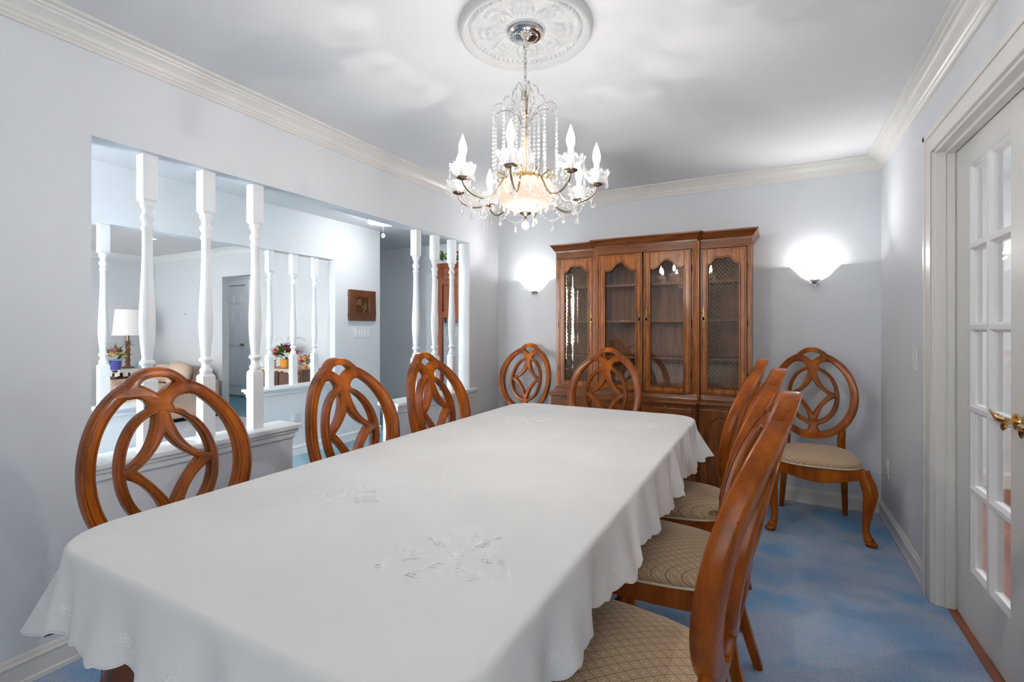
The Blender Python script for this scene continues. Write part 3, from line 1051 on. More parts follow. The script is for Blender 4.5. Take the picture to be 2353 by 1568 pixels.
        mt = Matrix.Translation((s * 0.255, -0.253, 0.0215)) @ Matrix.Rotation(math.atan2(-0.7, s * 0.7), 4, 'Z') @ Matrix.Rotation(0.18, 4, 'Y')
        b.xf(mt, i0)
        i0 = len(b.v)
        b.lathe([(0.020, 0.0), (0.023, 0.003), (0.023, 0.007)], c=(s * 0.252, -0.250, 0), n=16)
        # carved ridge down the knee
        b.tube([(s * 0.270, -0.268, 0.370), (s * 0.279, -0.277, 0.325), (s * 0.274, -0.272, 0.265), (s * 0.261, -0.258, 0.200), (s * 0.251, -0.248, 0.140), (s * 0.248, -0.245, 0.095)], [0.002, 0.008, 0.007, 0.005, 0.0045, 0.001], 8)
        b.build('front_leg', M['chair'], t, smooth=True, angle=50)
    for s in (-1, 1):
        b = MB()
        b.tube([(s * 0.168, 0.170, 0.42), (s * 0.170, 0.174, 0.34), (s * 0.176, 0.192, 0.22), (s * 0.183, 0.225, 0.10), (s * 0.188, 0.255, 0.0)], [(0.025, 0.028), (0.026, 0.028), (0.025, 0.026), (0.023, 0.023), (0.021, 0.021)], 4, up=(0, 1, 0))
        b.build('rear_leg', M['chair'], t, smooth=True, angle=30, bevel=0.003)
    return t
CH = [
 ((0.253, 3.700), 0, 'orange brown oval back chair with beige seat in the corner right of the china cabinet'),
 ((-1.955, 3.700), 0, 'oval back dining chair against the back wall, left of the china cabinet'),
 ((-1.005, 3.010), 0.0, 'dining chair at the far end of the table in front of the china cabinet'),
 ((-1.545, 0.884), PI / 2, 'largest orange brown chair on the left side of the table, nearest the camera'),
 ((-1.425, 1.565), PI / 2, 'middle orange brown chair of the three on the left side of the table'),
 ((-1.405, 2.160), PI / 2, 'left side chair farthest from the camera, in front of the far half wall'),
 ((-0.285, 1.165), -PI / 2, 'right side chair nearest the camera with its glossy back rail filling the lower right'),
 ((-0.295, 1.830), -PI / 2, 'middle chair of the three on the right side of the table'),
 ((-0.350, 2.430), -PI / 2, 'right side chair farthest from the camera, nearest the china cabinet'),
]
c0 = make_chair(CH[0][2])
for i, ((x, y), r, lab) in enumerate(CH):
    if i == 0:
        c0.location = (x, y, 0); c0.rotation_euler = (0, 0, r)
    else:
        dup(c0, lab, (x, y, 0), r)

# ================================================================== TABLE AND CLOTH
TX, TY = -0.920, 1.672
HX, HYY, RC = 0.550, 1.188, 0.13
tb = thing('dining_table', 'long dining table with brown cabriole legs under the white tablecloth', 'table', (TX, TY, 0))
b = MB()
def rrect(hx, hy, r, n=8):
    p = []
    for cx, cy, a0 in ((hx - r, hy - r, 0), (-hx + r, hy - r, PI / 2), (-hx + r, -hy + r, PI), (hx - r, -hy + r, 1.5 * PI)):
        for i in range(n + 1):
            a = a0 + PI / 2 * i / n
            p.append((cx + r * math.cos(a), cy + r * math.sin(a)))
    return p
b.prism(rrect(HX - 0.008, HYY - 0.008, RC), 'z', 0.742, 0.766)
b.build('tabletop', M['tablewood'], tb, bevel=0.004)
b = MB()
for x0, x1, y0, y1 in ((-0.33, 0.33, -1.11, -1.085), (-0.33, 0.33, 0.985, 1.01), (-0.33, -0.305, -1.11, 1.01), (0.305, 0.33, -1.11, 1.01)):
    b.box(x0, x1, y0, y1, 0.66, 0.742)
b.build('apron', M['tablewood'], tb, bevel=0.003)
for sx in (-1, 1):
    for sy in (-1, 1):
        b = MB()
        P = [(x - 0.155, y + 0.055, z) for x, y, z in [(0.43, 1.03, 0.742), (0.435, 1.035, 0.66), (0.455, 1.055, 0.60), (0.470, 1.070, 0.52), (0.462, 1.062, 0.42), (0.448, 1.048, 0.30), (0.440, 1.040, 0.18), (0.442, 1.042, 0.10), (0.452, 1.052, 0.05), (0.462, 1.062, 0.02)]]
        Rr = [0.045, 0.047, 0.055, 0.055, 0.046, 0.034, 0.027, 0.026, 0.032, 0.034]
        yo = -0.13 if sy > 0 else 0.0
        xo = 0.12 if sy > 0 else 0.0
        b.tube([(sx * (x - xo), sy * y + yo, z) for x, y, z in P], Rr, 14, up=(sx * 0.7, sy * 0.7, 0))
        i0 = len(b.v)
        b.sphere((0, 0, 0), 1.0, 16, 8, (0.055, 0.040, 0.024))
        b.xf(Matrix.Translation((sx * (0.313 - xo), sy * 1.123 + yo, 0.024)) @ Matrix.Rotation(math.atan2(sy, sx), 4, 'Z'), i0)
        b.build('leg', M['tablewood'], tb, smooth=True, angle=50)

CLZ = 0.775
def hashn(i):
    return math.sin(i * 12.9898) * 43758.5453 % 1.0
# perimeter samples: position, outward normal, arclength, drop
def perimeter():
    hx, hy, r = HX, HYY, RC
    segs = []
    pts = []
    def line(p, q, nrm):
        ln = (Vector(q) - Vector(p)).length
        k = max(2, int(ln / 0.0075))
        for i in range(k):
            t = i / k
            pts.append(((p[0] + (q[0] - p[0]) * t, p[1] + (q[1] - p[1]) * t), nrm))
    def arc(cx, cy, a0):
        k = 44
        for i in range(k):
            a = a0 + PI / 2 * i / k
            pts.append(((cx + r * math.cos(a), cy + r * math.sin(a)), (math.cos(a), math.sin(a))))
    line((hx, -hy + r), (hx, hy - r), (1, 0)); arc(hx - r, hy - r, 0)
    line((hx - r, hy), (-hx + r, hy), (0, 1)); arc(-hx + r, hy - r, PI / 2)
    line((-hx, hy - r), (-hx, -hy + r), (-1, 0)); arc(-hx + r, -hy + r, PI)
    line((-hx + r, -hy), (hx - r, -hy), (0, -1)); arc(hx - r, -hy + r, 1.5 * PI)
    return pts
PER = perimeter()
NP = len(PER)
ARC = [0.0]
for i in range(1, NP):
    ARC.append(ARC[-1] + (Vector(PER[i][0]) - Vector(PER[i - 1][0])).length)
def drop(i):
    (x, y), (nx, ny) = PER[i]
    best = 9
    u = (y + HYY) / (2 * HYY)
    if nx > 1e-6:
        best = min(best, (HX + 0.168 + 0.060 * u - x) / nx)
    if nx < -1e-6:
        best = min(best, (HX + 0.190 + x) / -nx)
    if ny > 1e-6:
        best = min(best, (HYY + 0.250 - y) / ny)
    if ny < -1e-6:
        best = min(best, (HYY + 0.178 + y) / -ny)
    return min(best, 0.25)
def cornerness(i):
    nx, ny = PER[i][1]
    return min(1.0, 2 * abs(nx * ny) * 1.3)
CN = [cornerness(i) for i in range(NP)]
DR = [drop(i) for i in range(NP)]
def smooth_list(a, k):
    n = len(a)
    return [sum(a[(i + j) % n] for j in range(-k, k + 1)) / (2 * k + 1) for i in range(n)]
CN = smooth_list(CN, 12)
DR = smooth_list(DR, 5)
def scallop(i):
    s = ARC[i]
    a = abs(math.sin(PI * s / 0.052))
    c = abs(math.sin(PI * s / 0.156))
    return 0.007 * a + 0.006 * c
def skirt(i, v):
    """v 0..1 down the skirt -> (x, y, z)"""
    i %= NP
    (x, y), (nx, ny) = PER[i]
    s = ARC[i]
    Ld = (DR[i] - 0.013 + scallop(i))
    d = Ld * v
    R = 0.013
    if d < R * PI / 2:
        a = d / R
        o, dz = R * math.sin(a), R * (1 - math.cos(a))
    else:
        o, dz = R, R + (d - R * PI / 2)
        # leans outwards, more at the corners
        k = 0.10 + 0.30 * CN[i]
        e = (d - R * PI / 2)
        o += e * k
        dz = R + e * math.sqrt(max(0.05, 1 - k * k))
    q = max(0, v - 0.08) ** 1.2
    fold = (0.020 * math.sin(s * 21 + 1.3 * math.sin(s * 5.1)) + 0.008 * math.sin(s * 47 + 2) + 0.007 * math.sin(s * 9.5 + 0.7)) * q
    fold += CN[i] * 0.052 * q * math.sin(s * 60 + 0.9)
    sh = CN[i] * 0.016 * q * math.cos(s * 60 + 0.9)
    o += fold
    return (TX + x - nx * 0.0 + nx * o - ny * sh, TY + y + ny * o + nx * sh, CLZ - dz)
MOT = [(-0.60, 0.86, 0.150, 1), (-1.10, 1.02, 0.115, 2), (-0.60, 2.45, 0.14, 3), (-1.15, 2.30, 0.13, 4)]
def topz(x, y):
    X, Y = x - TX, y - TY
    z = 0.0009 * math.sin(9 * X + 3 * Y) + 0.0007 * math.sin(17 * Y - 6 * X + 1)
    # creases pulled out from the embroidered motifs
    for mx, my, mr, sd in MOT[:2]:
        dx, dy = x - mx, y - my
        r = math.hypot(dx, dy)
        a = math.atan2(dy, dx)
        w = math.exp(-((r - mr * 1.5) / (mr * 1.1)) ** 2)
        z += 0.0045 * w * (math.sin(7 * a + sd) * 0.6 + 0.4 * math.sin(11 * a + 2 * sd))
    # ironed fold lines
    for yy in (-0.40, 0.42, 1.0):
        z += 0.0007 * math.exp(-((Y - yy) / 0.008) ** 2)
    z += 0.0006 * math.exp(-((X - 0.02) / 0.008) ** 2)
    e = min(HX - abs(X), HYY - abs(Y))
    z *= max(0, min(1, e / 0.06))
    return CLZ + z
vs, fs = [], []
KT = [0.0, 0.04, 0.1, 0.16, 0.22, 0.28, 0.34, 0.4, 0.46, 0.52, 0.58, 0.64, 0.70, 0.76, 0.82, 0.88, 0.92, 0.96, 0.985, 1.0]
b = MB()
# top: rectangular grid clipped to the outline is awkward, so ring-scaled samples
for k in KT[1:]:
    for i in range(NP):
        (x, y), _ = PER[i]
        px, py = TX + x * k, TY + y * k
        vs.append((px, py, topz(px, py)))
nr = len(KT) - 1
fs.append(tuple(range(NP)))
for j in range(nr - 1):
    for i in range(NP):
        q = (i + 1) % NP
        fs.append((j * NP + i, j * NP + q, (j + 1) * NP + q, (j + 1) * NP + i))
VV = [0.02, 0.045, 0.075, 0.11, 0.16, 0.22, 0.29, 0.37, 0.45, 0.53, 0.61, 0.69, 0.77, 0.85, 0.92, 0.97, 1.0]
base0 = (nr - 1) * NP
for v in VV:
    for i in range(NP):
        vs.append(skirt(i, v))
for j in range(len(VV)):
    r0 = base0 + j * NP
    r1 = r0 + NP
    for i in range(NP):
        q = (i + 1) % NP
        fs.append((r0 + i, r0 + q, r1 + q, r1 + i))
b.add(vs, fs)
cl = b.build('tablecloth', M['linen'], smooth=True, angle=180, merge=False)
tag(cl, 'white embroidered linen tablecloth with scalloped hem covering the dining table', 'tablecloth')
sol = cl.modifiers.new('thickness', 'SOLIDIFY'); sol.thickness = 0.0012; sol.offset = 1
# stitched hem
b = MB()
hp = [skirt(i, 1.0) for i in range(NP)]
b.tube(hp + [hp[0]], 0.0016, 5, caps=False)
b.build('hem', M['thread'], cl, smooth=True)
# embroidery: vines, petals and eyelets laid on the cloth
rnd = random.Random(3)
def stitch(pts, r=0.0010):
    b.tube([(x, y, topz(x, y) + 0.0010) for x, y in pts], r, 4)
def petal(x, y, a, ln, wd):
    pts = []
    for i in range(13):
        t = 2 * PI * i / 12
        u, v = ln * (0.5 - 0.5 * math.cos(t)), wd * math.sin(t)
        pts.append((x + u * math.cos(a) - v * math.sin(a), y + u * math.sin(a) + v * math.cos(a)))
    stitch(pts)
def rosette(x, y, n, ln):
    for k in range(n):
        petal(x, y, 2 * PI * k / n, ln, ln * 0.3)
def vine(x, y, a, ln, curl):
    pts = []
    n = 16
    for i in range(n + 1):
        pts.append((x, y))
        if i % 4 == 2:
            petal(x, y, a + 0.9 * (1 if (i // 4) % 2 else -1), 0.016, 0.005)
        a += curl * (0.4 + 1.6 * i / n)
        x += ln / n * math.cos(a); y += ln / n * math.sin(a)
    stitch(pts)
for mx, my, mr, sd in MOT:
    b = MB()
    rosette(mx, my, 7, mr * 0.32)
    petal(mx - mr * 0.3, my - mr * 0.25, 0.4, mr * 0.6, mr * 0.16)
    for k in range(6):
        a = 2 * PI * k / 6 + sd * 0.3
        rosette(mx + mr * 0.55 * math.cos(a), my + mr * 0.5 * math.sin(a), 6, mr * 0.16)
        vine(mx + mr * 0.3 * math.cos(a), my + mr * 0.3 * math.sin(a), a, mr * 1.0, 0.12 * (1 if k % 2 else -1))
        vine(mx + mr * 0.4 * math.cos(a + 0.4), my + mr * 0.4 * math.sin(a + 0.4), a + 0.5, mr * 0.7, -0.16)
    b.build('embroidered_spray', M['thread'], cl, smooth=True)
b = MB()
stitch([(TX - 0.30 + 0.42 * t, TY - 0.36 + 0.10 * math.sin(t * 5)) for t in [k / 40 for k in range(41)]])
for k in range(26):
    t = k / 25
    x, y = TX - 0.30 + 0.42 * t + 0.01 * math.sin(k), TY - 0.36 + 0.10 * math.sin(t * 5)
    petal(x, y, k * 1.3, 0.009, 0.003)
b.build('embroidered_garland', M['thread'], cl, smooth=True)
# sprigs along the skirt
def sstitch(pts):
    out = []
    for ii, v in pts:
        i = int(ii) % NP
        p = Vector(skirt(i, v)); n = PER[i][1]
        out.append((p.x + n[0] * 0.0014, p.y + n[1] * 0.0014, p.z + 0.0004))
    b.tube(out, 0.0006, 4)
for c in range(0, NP, 27):
    jj = c + rnd.randint(-3, 3)
    b = MB()
    for k in range(5):
        a = 2 * PI * k / 5 + c
        pts = []
        for i in range(9):
            t = 2 * PI * i / 8
            u, w = 0.5 - 0.5 * math.cos(t), 0.35 * math.sin(t)
            pts.append((jj + 2.4 * (u * math.cos(a) - w * math.sin(a)), 0.70 + 0.085 * (u * math.sin(a) + w * math.cos(a))))
        sstitch(pts)
    sstitch([(jj + 2 + t * 0.9, 0.74 + 0.05 * math.sin(t * 0.8)) for t in range(8)])
    b.build('embroidered_sprig', M['thread'], cl, smooth=True)

# ================================================================== CHINA CABINET
CXX = -0.855
cab = thing('china_cabinet', 'tall wooden breakfront china cabinet with glass and lattice doors on the back wall', 'cabinet', (CXX, YB - 0.003, 0))
def hull(hw, fside, fctr, cw, r=0.0, depth0=0.0):
    # breakfront outline seen from above; y negative towards the room
    return [(-hw, depth0), (hw, depth0), (hw, -fside), (cw + 0.02, -fside), (cw, -fctr), (-cw, -fctr), (-cw - 0.02, -fside), (-hw, -fside)]
HW = 0.733
CW = 0.379
FS, FC = 0.343, 0.393
Z0, Z1 = 0.760, 1.900
# carcass: back panel, sides, floor, roof, partitions
b = MB()
b.box(-HW, HW, -0.012, 0, Z0, Z1)
b.build('back_panel', M['cabin'], cab)
b = MB()
b.box(-HW, -HW + 0.020, -FS, -0.012, Z0, Z1); b.box(HW - 0.020, HW, -FS, -0.012, Z0, Z1)
b.prism(hull(HW, FS, FC, CW, depth0=-0.012), 'z', Z0, Z0 + 0.018)
b.prism(hull(HW, FS, FC, CW, depth0=-0.012), 'z', Z1 - 0.018, Z1)
# corner posts, flat side posts and fluted posts next to the centre doors
for s in (-1, 1):
    xs = sorted((s * HW, s * (HW - 0.026)))
    b.box(xs[0], xs[1], -FS - 0.001, -FS + 0.02, Z0, 1.841)
b.build('carcass', M['cab'], cab, bevel=0.002)
for s in (-1, 1):
    b = MB()
    # rounded reeded post at the step
    for k in range(4):
        x = s * (CW + 0.010 - 0.011 * k + 0.004)
        y = -FC + (0.016 if k == 0 else 0.004)
        b.lathe([(0.0065, Z0), (0.0065, Z1 - 0.02)], c=(x, y, 0), n=10)
    xs = sorted((s * (CW + 0.018), s * (CW - 0.032)))
    b.box(xs[0], xs[1], -FC + 0.004, -FS + 0.03, Z0, Z1)
    b.build('reeded_post', M['cab'], cab, smooth=True, angle=40)
    b = MB()
    x = s * (CW - 0.005)
    xs = sorted((s * 0.362, s * 0.372))
    b.box(xs[0], xs[1], -FC + 0.05, -0.012, Z0, Z1)
    b.build('partition', M['cabin'], cab)
# frieze and crown
b = MB()
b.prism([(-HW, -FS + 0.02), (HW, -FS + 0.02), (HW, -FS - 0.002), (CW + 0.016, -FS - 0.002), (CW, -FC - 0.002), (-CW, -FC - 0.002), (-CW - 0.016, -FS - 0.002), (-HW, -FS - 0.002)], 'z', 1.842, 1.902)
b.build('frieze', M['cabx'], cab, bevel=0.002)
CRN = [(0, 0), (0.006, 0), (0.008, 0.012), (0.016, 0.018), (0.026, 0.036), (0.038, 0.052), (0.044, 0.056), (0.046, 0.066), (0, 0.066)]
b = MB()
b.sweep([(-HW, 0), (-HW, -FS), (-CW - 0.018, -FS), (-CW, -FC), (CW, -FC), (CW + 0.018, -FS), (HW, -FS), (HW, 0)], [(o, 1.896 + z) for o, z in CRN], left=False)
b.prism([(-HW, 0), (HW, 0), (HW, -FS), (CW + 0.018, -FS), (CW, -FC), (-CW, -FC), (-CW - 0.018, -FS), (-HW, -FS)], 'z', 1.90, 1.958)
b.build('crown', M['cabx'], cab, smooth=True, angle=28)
# shelves
for z in (1.03, 1.315, 1.60):
    b = MB()
    b.box(-HW + 0.022, HW - 0.022, -FS + 0.05, -0.014, z, z + 0.016)
    b.build('shelf', M['cabin'], cab)
# doors
def arch_double(w):     # two lobes meeting in a dip, right half points (x 0..w), height offsets
    return [(0, -0.010), (0.012, -0.003), (0.03, 0), (0.045, -0.004), (0.060, -0.018), (0.074, -0.038), (0.088, -0.048), (w - 0.002, -0.052)]
def arch_single(w):
    return [(0, 0), (0.016, -0.003), (0.030, -0.012), (0.046, -0.030), (0.062, -0.050), (0.076, -0.060), (0.094, -0.066), (w - 0.020, -0.066), (w - 0.002, -0.058)]
def cab_door(x0, x1, yf, lattice, hx, hinge_left):
    z0, z1 = 0.787, 1.838
    st = 0.047
    gx0, gx1 = x0 + st, x1 - st
    gz0, gz1 = z0 + 0.048, z1 - 0.062
    cxm, hw = (gx0 + gx1) / 2, (gx1 - gx0) / 2
    arch = (arch_double if lattice else arch_single)(hw)
    sc = hw / arch[-1][0]
    right = [(cxm + x * sc, gz1 + z) for x, z in arch]
    left = [(2 * cxm - x, z) for x, z in right[::-1]]
    top = left[:-1] + right
    zc = top[0][1]
    b = MB()
    y0, y1 = yf - 0.018, yf + 0.004
    b.box(x0, gx0, y0, y1, z0, z1); b.box(gx1, x1, y0, y1, z0, z1)
    b.box(gx0, gx1, y0, y1, z0, gz0)
    # top rail following the arch: strips
    n = len(top)
    vs = []
    for x, z in top:
        vs += [(x, y0, z), (x, y0, z1), (x, y1, z1), (x, y1, z)]
    fs = []
    for i in range(n - 1):
        for k in range(4):
            fs.append((i * 4 + k, i * 4 + (k + 1) % 4, (i + 1) * 4 + (k + 1) % 4, (i + 1) * 4 + k))
    fs += [(0, 1, 2, 3), tuple((n - 1) * 4 + k for k in range(4))]
    b.add(vs, fs)
    d = b.build('door', M['cab'], cab, bevel=0.003)
    # moulding round the glass
    b = MB()
    loop = [(gx0, gz0), (gx1, gz0)] + top[::-1]
    b.tube([(x, y0 - 0.000, z) for x, z in loop + [loop[0], loop[1]]], [(0.004, 0.0055)] * (len(loop) + 2), 6, up=(0, 1, 0), caps=False)
    e = [(x0 + 0.010, z0 + 0.010), (x1 - 0.010, z0 + 0.010), (x1 - 0.010, z1 - 0.010), (x0 + 0.010, z1 - 0.010)]
    b.tube([(x, y0, z) for x, z in e + [e[0], e[1]]], [(0.0025, 0.003)] * 6, 6, up=(0, 1, 0), caps=False)
    b.build('glass_moulding', M['cab'], d)
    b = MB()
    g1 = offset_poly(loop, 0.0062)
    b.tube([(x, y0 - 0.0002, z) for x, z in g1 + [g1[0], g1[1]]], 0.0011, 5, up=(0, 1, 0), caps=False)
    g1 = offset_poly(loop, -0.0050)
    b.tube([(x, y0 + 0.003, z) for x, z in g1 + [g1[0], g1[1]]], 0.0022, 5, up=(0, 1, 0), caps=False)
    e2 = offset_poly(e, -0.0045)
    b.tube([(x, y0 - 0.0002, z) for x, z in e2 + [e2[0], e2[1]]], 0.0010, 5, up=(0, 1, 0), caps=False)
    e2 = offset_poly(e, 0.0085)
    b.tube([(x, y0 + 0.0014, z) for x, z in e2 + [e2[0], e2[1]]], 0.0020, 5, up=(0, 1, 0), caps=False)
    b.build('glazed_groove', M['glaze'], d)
    b = MB(); b.prism([(gx0 - 0.004, gz0 - 0.004), (gx1 + 0.004, gz0 - 0.004)] + [(x, z + 0.004) for x, z in top[::-1]], 'y', yf - 0.004, yf - 0.001)
    b.build('pane', M['cabglass'], d)
    if lattice:
        b = MB()
        stp = 0.0285
        def zt(x):
            for i in range(len(top) - 1):
                if top[i][0] <= x <= top[i + 1][0]:
                    t = (x - top[i][0]) / max(1e-6, top[i + 1][0] - top[i][0])
                    return top[i][1] + t * (top[i + 1][1] - top[i][1])
            return zc
        slope = 1.2
        for s in (1, -1):
            k = -60
            while k < 90:
                # line z = gz0 + k*stp + s*slope*(x-gx0)
                pts = []
                m = 26
                for i in range(m + 1):
                    x = gx0 + (gx1 - gx0) * i / m
                    z = gz0 + k * stp * 1.08 + s * slope * (x - gx0)
                    if gz0 <= z <= zt(x):
                        pts.append((x, yf - 0.0085 + 0.001 * s, z))
                if len(pts) >= 2:
                    b.tube([pts[0], pts[-1]], 0.0014, 4)
                k += 1
        b.build('wire_lattice', M['lattice'], d)
    # ornate escutcheon pull
    zc2 = 1.335
    hp = hx
    b = MB()
    y = y0 - 0.004
    for s in (-1, 1):
        pts = [(hp + 0.006 * math.sin(t * 1.25) * (1 - t / 9), y, zc2 + s * (0.016 + t * 0.0115)) for t in range(8)]
        b.tube(pts, [0.0042, 0.0036, 0.0045, 0.003, 0.004, 0.0026, 0.0035, 0.0008], 6)
        pts = [(hp - 0.006 * math.sin(t * 1.25) * (1 - t / 7), y, zc2 + s * (0.016 + t * 0.0105)) for t in range(6)]
        b.tube(pts, [0.0038, 0.0032, 0.0036, 0.0026, 0.003, 0.0008], 6)
    ring = [(hp + 0.0105 * math.cos(a), y, zc2 + 0.017 * math.sin(a)) for a in [2 * PI * i / 16 for i in range(17)]]
    b.tube(ring, 0.0034, 6, caps=False)
    pl = b.build('escutcheon', M['oldbrass'], d, smooth=True)
    b = MB()
    b.box(hp - 0.0075, hp + 0.0075, y0 - 0.0015, y0, zc2 - 0.012, zc2 + 0.012)
    b.build('keyhole', M['black'], pl)
    for z in (0.93, 1.30, 1.70):
        b = MB()
        xh = x0 - 0.001 if hinge_left else x1 + 0.001
        b.lathe([(0.003, z - 0.028), (0.004, z - 0.024), (0.004, z + 0.024), (0.003, z + 0.028)], c=(xh, y0 + 0.002, 0), n=8)
        b.build('hinge', M['iron'], d)
for s in (-1, 1):
    xo, xi = s * (HW - 0.027), s * (CW + 0.022)
    x0, x1 = min(xo, xi), max(xo, xi)
    cab_door(x0, x1, -FS + 0.004, True, xi + s * 0.022, s < 0)
    xo, xi = s * (CW - 0.034), s * 0.004
    x0, x1 = min(xo, xi), max(xo, xi)
    cab_door(x0, x1, -FC + 0.004, False, xi + s * 0.022, s < 0)
# waist moulding and base
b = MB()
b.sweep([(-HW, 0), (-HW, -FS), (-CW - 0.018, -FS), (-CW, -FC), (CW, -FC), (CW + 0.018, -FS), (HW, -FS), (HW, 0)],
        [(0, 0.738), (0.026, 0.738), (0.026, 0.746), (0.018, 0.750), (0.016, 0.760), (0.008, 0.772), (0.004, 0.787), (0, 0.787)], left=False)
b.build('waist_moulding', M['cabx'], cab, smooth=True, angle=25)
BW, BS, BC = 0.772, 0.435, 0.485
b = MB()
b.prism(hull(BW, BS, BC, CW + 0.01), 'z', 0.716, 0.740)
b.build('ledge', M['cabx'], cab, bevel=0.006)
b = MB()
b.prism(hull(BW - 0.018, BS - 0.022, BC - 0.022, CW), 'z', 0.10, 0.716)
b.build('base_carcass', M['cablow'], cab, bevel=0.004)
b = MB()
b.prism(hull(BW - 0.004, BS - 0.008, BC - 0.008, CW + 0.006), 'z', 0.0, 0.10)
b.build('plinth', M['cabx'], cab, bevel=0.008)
def base_door(x0, x1, yf, drawer):
    if drawer:
        b = MB()
        b.box(x0, x1, yf - 0.014, yf, 0.595, 0.690)
        d = b.build('drawer', M['cabx'], cab, bevel=0.004)
        b = MB(); b.sphere(((x0 + x1) / 2, yf - 0.022, 0.642), 0.012, 12, 8); b.build('knob', M['oldbrass'], d, smooth=True)
        zt = 0.585
    else:
        zt = 0.690
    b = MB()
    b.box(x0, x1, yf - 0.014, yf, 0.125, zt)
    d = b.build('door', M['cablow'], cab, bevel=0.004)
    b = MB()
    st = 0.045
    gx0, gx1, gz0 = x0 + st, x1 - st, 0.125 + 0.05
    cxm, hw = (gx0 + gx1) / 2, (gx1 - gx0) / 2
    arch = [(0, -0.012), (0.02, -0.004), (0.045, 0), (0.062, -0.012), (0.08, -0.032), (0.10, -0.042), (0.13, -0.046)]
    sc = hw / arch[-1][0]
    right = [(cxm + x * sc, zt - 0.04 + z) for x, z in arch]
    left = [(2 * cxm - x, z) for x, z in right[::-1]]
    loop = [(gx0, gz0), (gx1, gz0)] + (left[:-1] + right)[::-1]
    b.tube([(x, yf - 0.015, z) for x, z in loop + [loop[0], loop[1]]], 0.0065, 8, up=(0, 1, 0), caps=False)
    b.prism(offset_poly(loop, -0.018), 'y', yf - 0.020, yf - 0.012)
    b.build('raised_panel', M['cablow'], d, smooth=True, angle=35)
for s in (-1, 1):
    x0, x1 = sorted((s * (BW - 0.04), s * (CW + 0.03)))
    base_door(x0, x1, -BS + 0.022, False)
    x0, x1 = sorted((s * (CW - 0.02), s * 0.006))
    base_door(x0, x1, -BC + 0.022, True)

# ================================================================== WALL SCONCES
def sconce(x, label):
    t = thing('wall_sconce', label, 'wall light', (x, YB, 1.715), 0, 'glass wall sconces on the back wall')
    b = MB()
    prof = [(0.035, -0.108), (0.055, -0.100), (0.088, -0.078), (0.112, -0.050), (0.125, -0.034), (0.134, -0.026), (0.150, -0.010), (0.158, -0.002), (0.158, 0.000),
            (0.148, -0.006), (0.130, -0.022), (0.120, -0.034), (0.107, -0.050), (0.084, -0.074), (0.053, -0.095), (0.033, -0.102)]
    b.lathe(prof, n=28, arc=PI, a0=PI, caps=False, sy=0.80)
    b.build('glass_bowl', M['sconce'], t, smooth=True, angle=60)
    b = MB()
    b.lathe([(0.001, -0.150), (0.006, -0.148), (0.008, -0.140), (0.005, -0.134), (0.012, -0.128), (0.020, -0.120), (0.022, -0.112), (0.034, -0.107), (0.034, -0.103), (0.001, -0.102)], c=(0, -0.035, 0), n=20, sy=0.8)
    b.box(-0.03, 0.03, -0.012, 0, -0.125, -0.095)
    b.build('finial', M['chrome'], t, smooth=True, angle=40)
    b = MB()
    b.sphere((0, -0.055, -0.055), 0.018, 12, 8, (1, 1, 1.3))
    b.build('bulb', M['sconcebulb'], t, smooth=True)
    l = point('sconce_light', (x, YB - 0.10, 1.705), 0.9, (1.0, 0.97, 0.94), 0.02)
    sp = bpy.data.lights.new('sconce_uplight', 'SPOT')
    sp.energy = 7.5
    sp.spot_size = math.radians(125)
    sp.spot_blend = 0.8
    sp.shadow_soft_size = 0.03
    sp.color = (1.0, 0.97, 0.94)
    so_ = bpy.data.objects.new('sconce_uplight', sp)
    COL.objects.link(so_)
    so_.location = (x, YB - 0.105, 1.705)
    so_.rotation_euler = (PI + math.radians(52), 0, 0)
    return t
sconce(0.277, 'glowing white bowl wall sconce right of the china cabinet')
sconce(-1.950, 'glowing white bowl wall sconce left of the china cabinet')

# ================================================================== CEILING MEDALLION
MX, MY = -0.850, 1.700
b = MB()
R = 0.262
nA, nR = 480, 72
vs, fs = [], []
def relief(r, a):
    t = r / R
    z = 0.010
    if t > 0.93:
        u = (t - 0.93) / 0.07
        z = 0.026 * math.sqrt(max(0, 1 - u * u)) + 0.002
    elif t > 0.84:
        u = (t - 0.84) / 0.09
        z = 0.010 + 0.016 * u * u
    elif t > 0.77:
        u = (t - 0.805) / 0.035
        bead_ = abs(math.sin(a * 30)) ** 0.7
        z = 0.010 + 0.010 * math.sqrt(max(0, 1 - u * u)) * bead_
    elif t > 0.30:
        u = (t - 0.30) / 0.47
        # acanthus fans with scrolled tips
        a8 = (a * 8 / (2 * PI)) % 1.0 - 0.5
        w = 0.20 + 0.26 * math.sin(PI * u)
        fan = max(0, 1 - (abs(a8) / w) ** 2)
        ribs = 0.5 + 0.5 * math.cos(a8 * 60 * (1 - 0.45 * u))
        z = 0.009 + 0.009 * math.sin(PI * min(1, u * 1.1)) * fan * (0.45 + 0.55 * ribs)
        sx = abs(a8) - (0.32 + 0.10 * math.sin(6 * u))
        z += 0.006 * math.exp(-(sx / 0.035) ** 2) * math.sin(PI * u)
        lob = math.sin(u * 26 + 5 * abs(a8))
        z += 0.0022 * lob * fan
    else:
        z = 0.012 + 0.006 * math.cos(t * 40)
    return z
for j in range(nR + 1):
    r = R * (j / nR) if j else 0.0005
    for i in range(nA):
        a = 2 * PI * i / nA
        vs.append((r * math.cos(a), r * math.sin(a), -(relief(r, a) - 0.010) * 1.5 - 0.010))
for i in range(nA):
    a = 2 * PI * i / nA
    vs.append((R * math.cos(a), R * math.sin(a), 0.0))
for j in range(nR + 1):
    for i in range(nA):
        q = (i + 1) % nA
        fs.append((j * nA + i, j * nA + q, (j + 1) * nA + q, (j + 1) * nA + i))
b.add(vs, fs)
md = b.build('ceiling_medallion', M['plaster'], smooth=True, angle=60, merge=False)
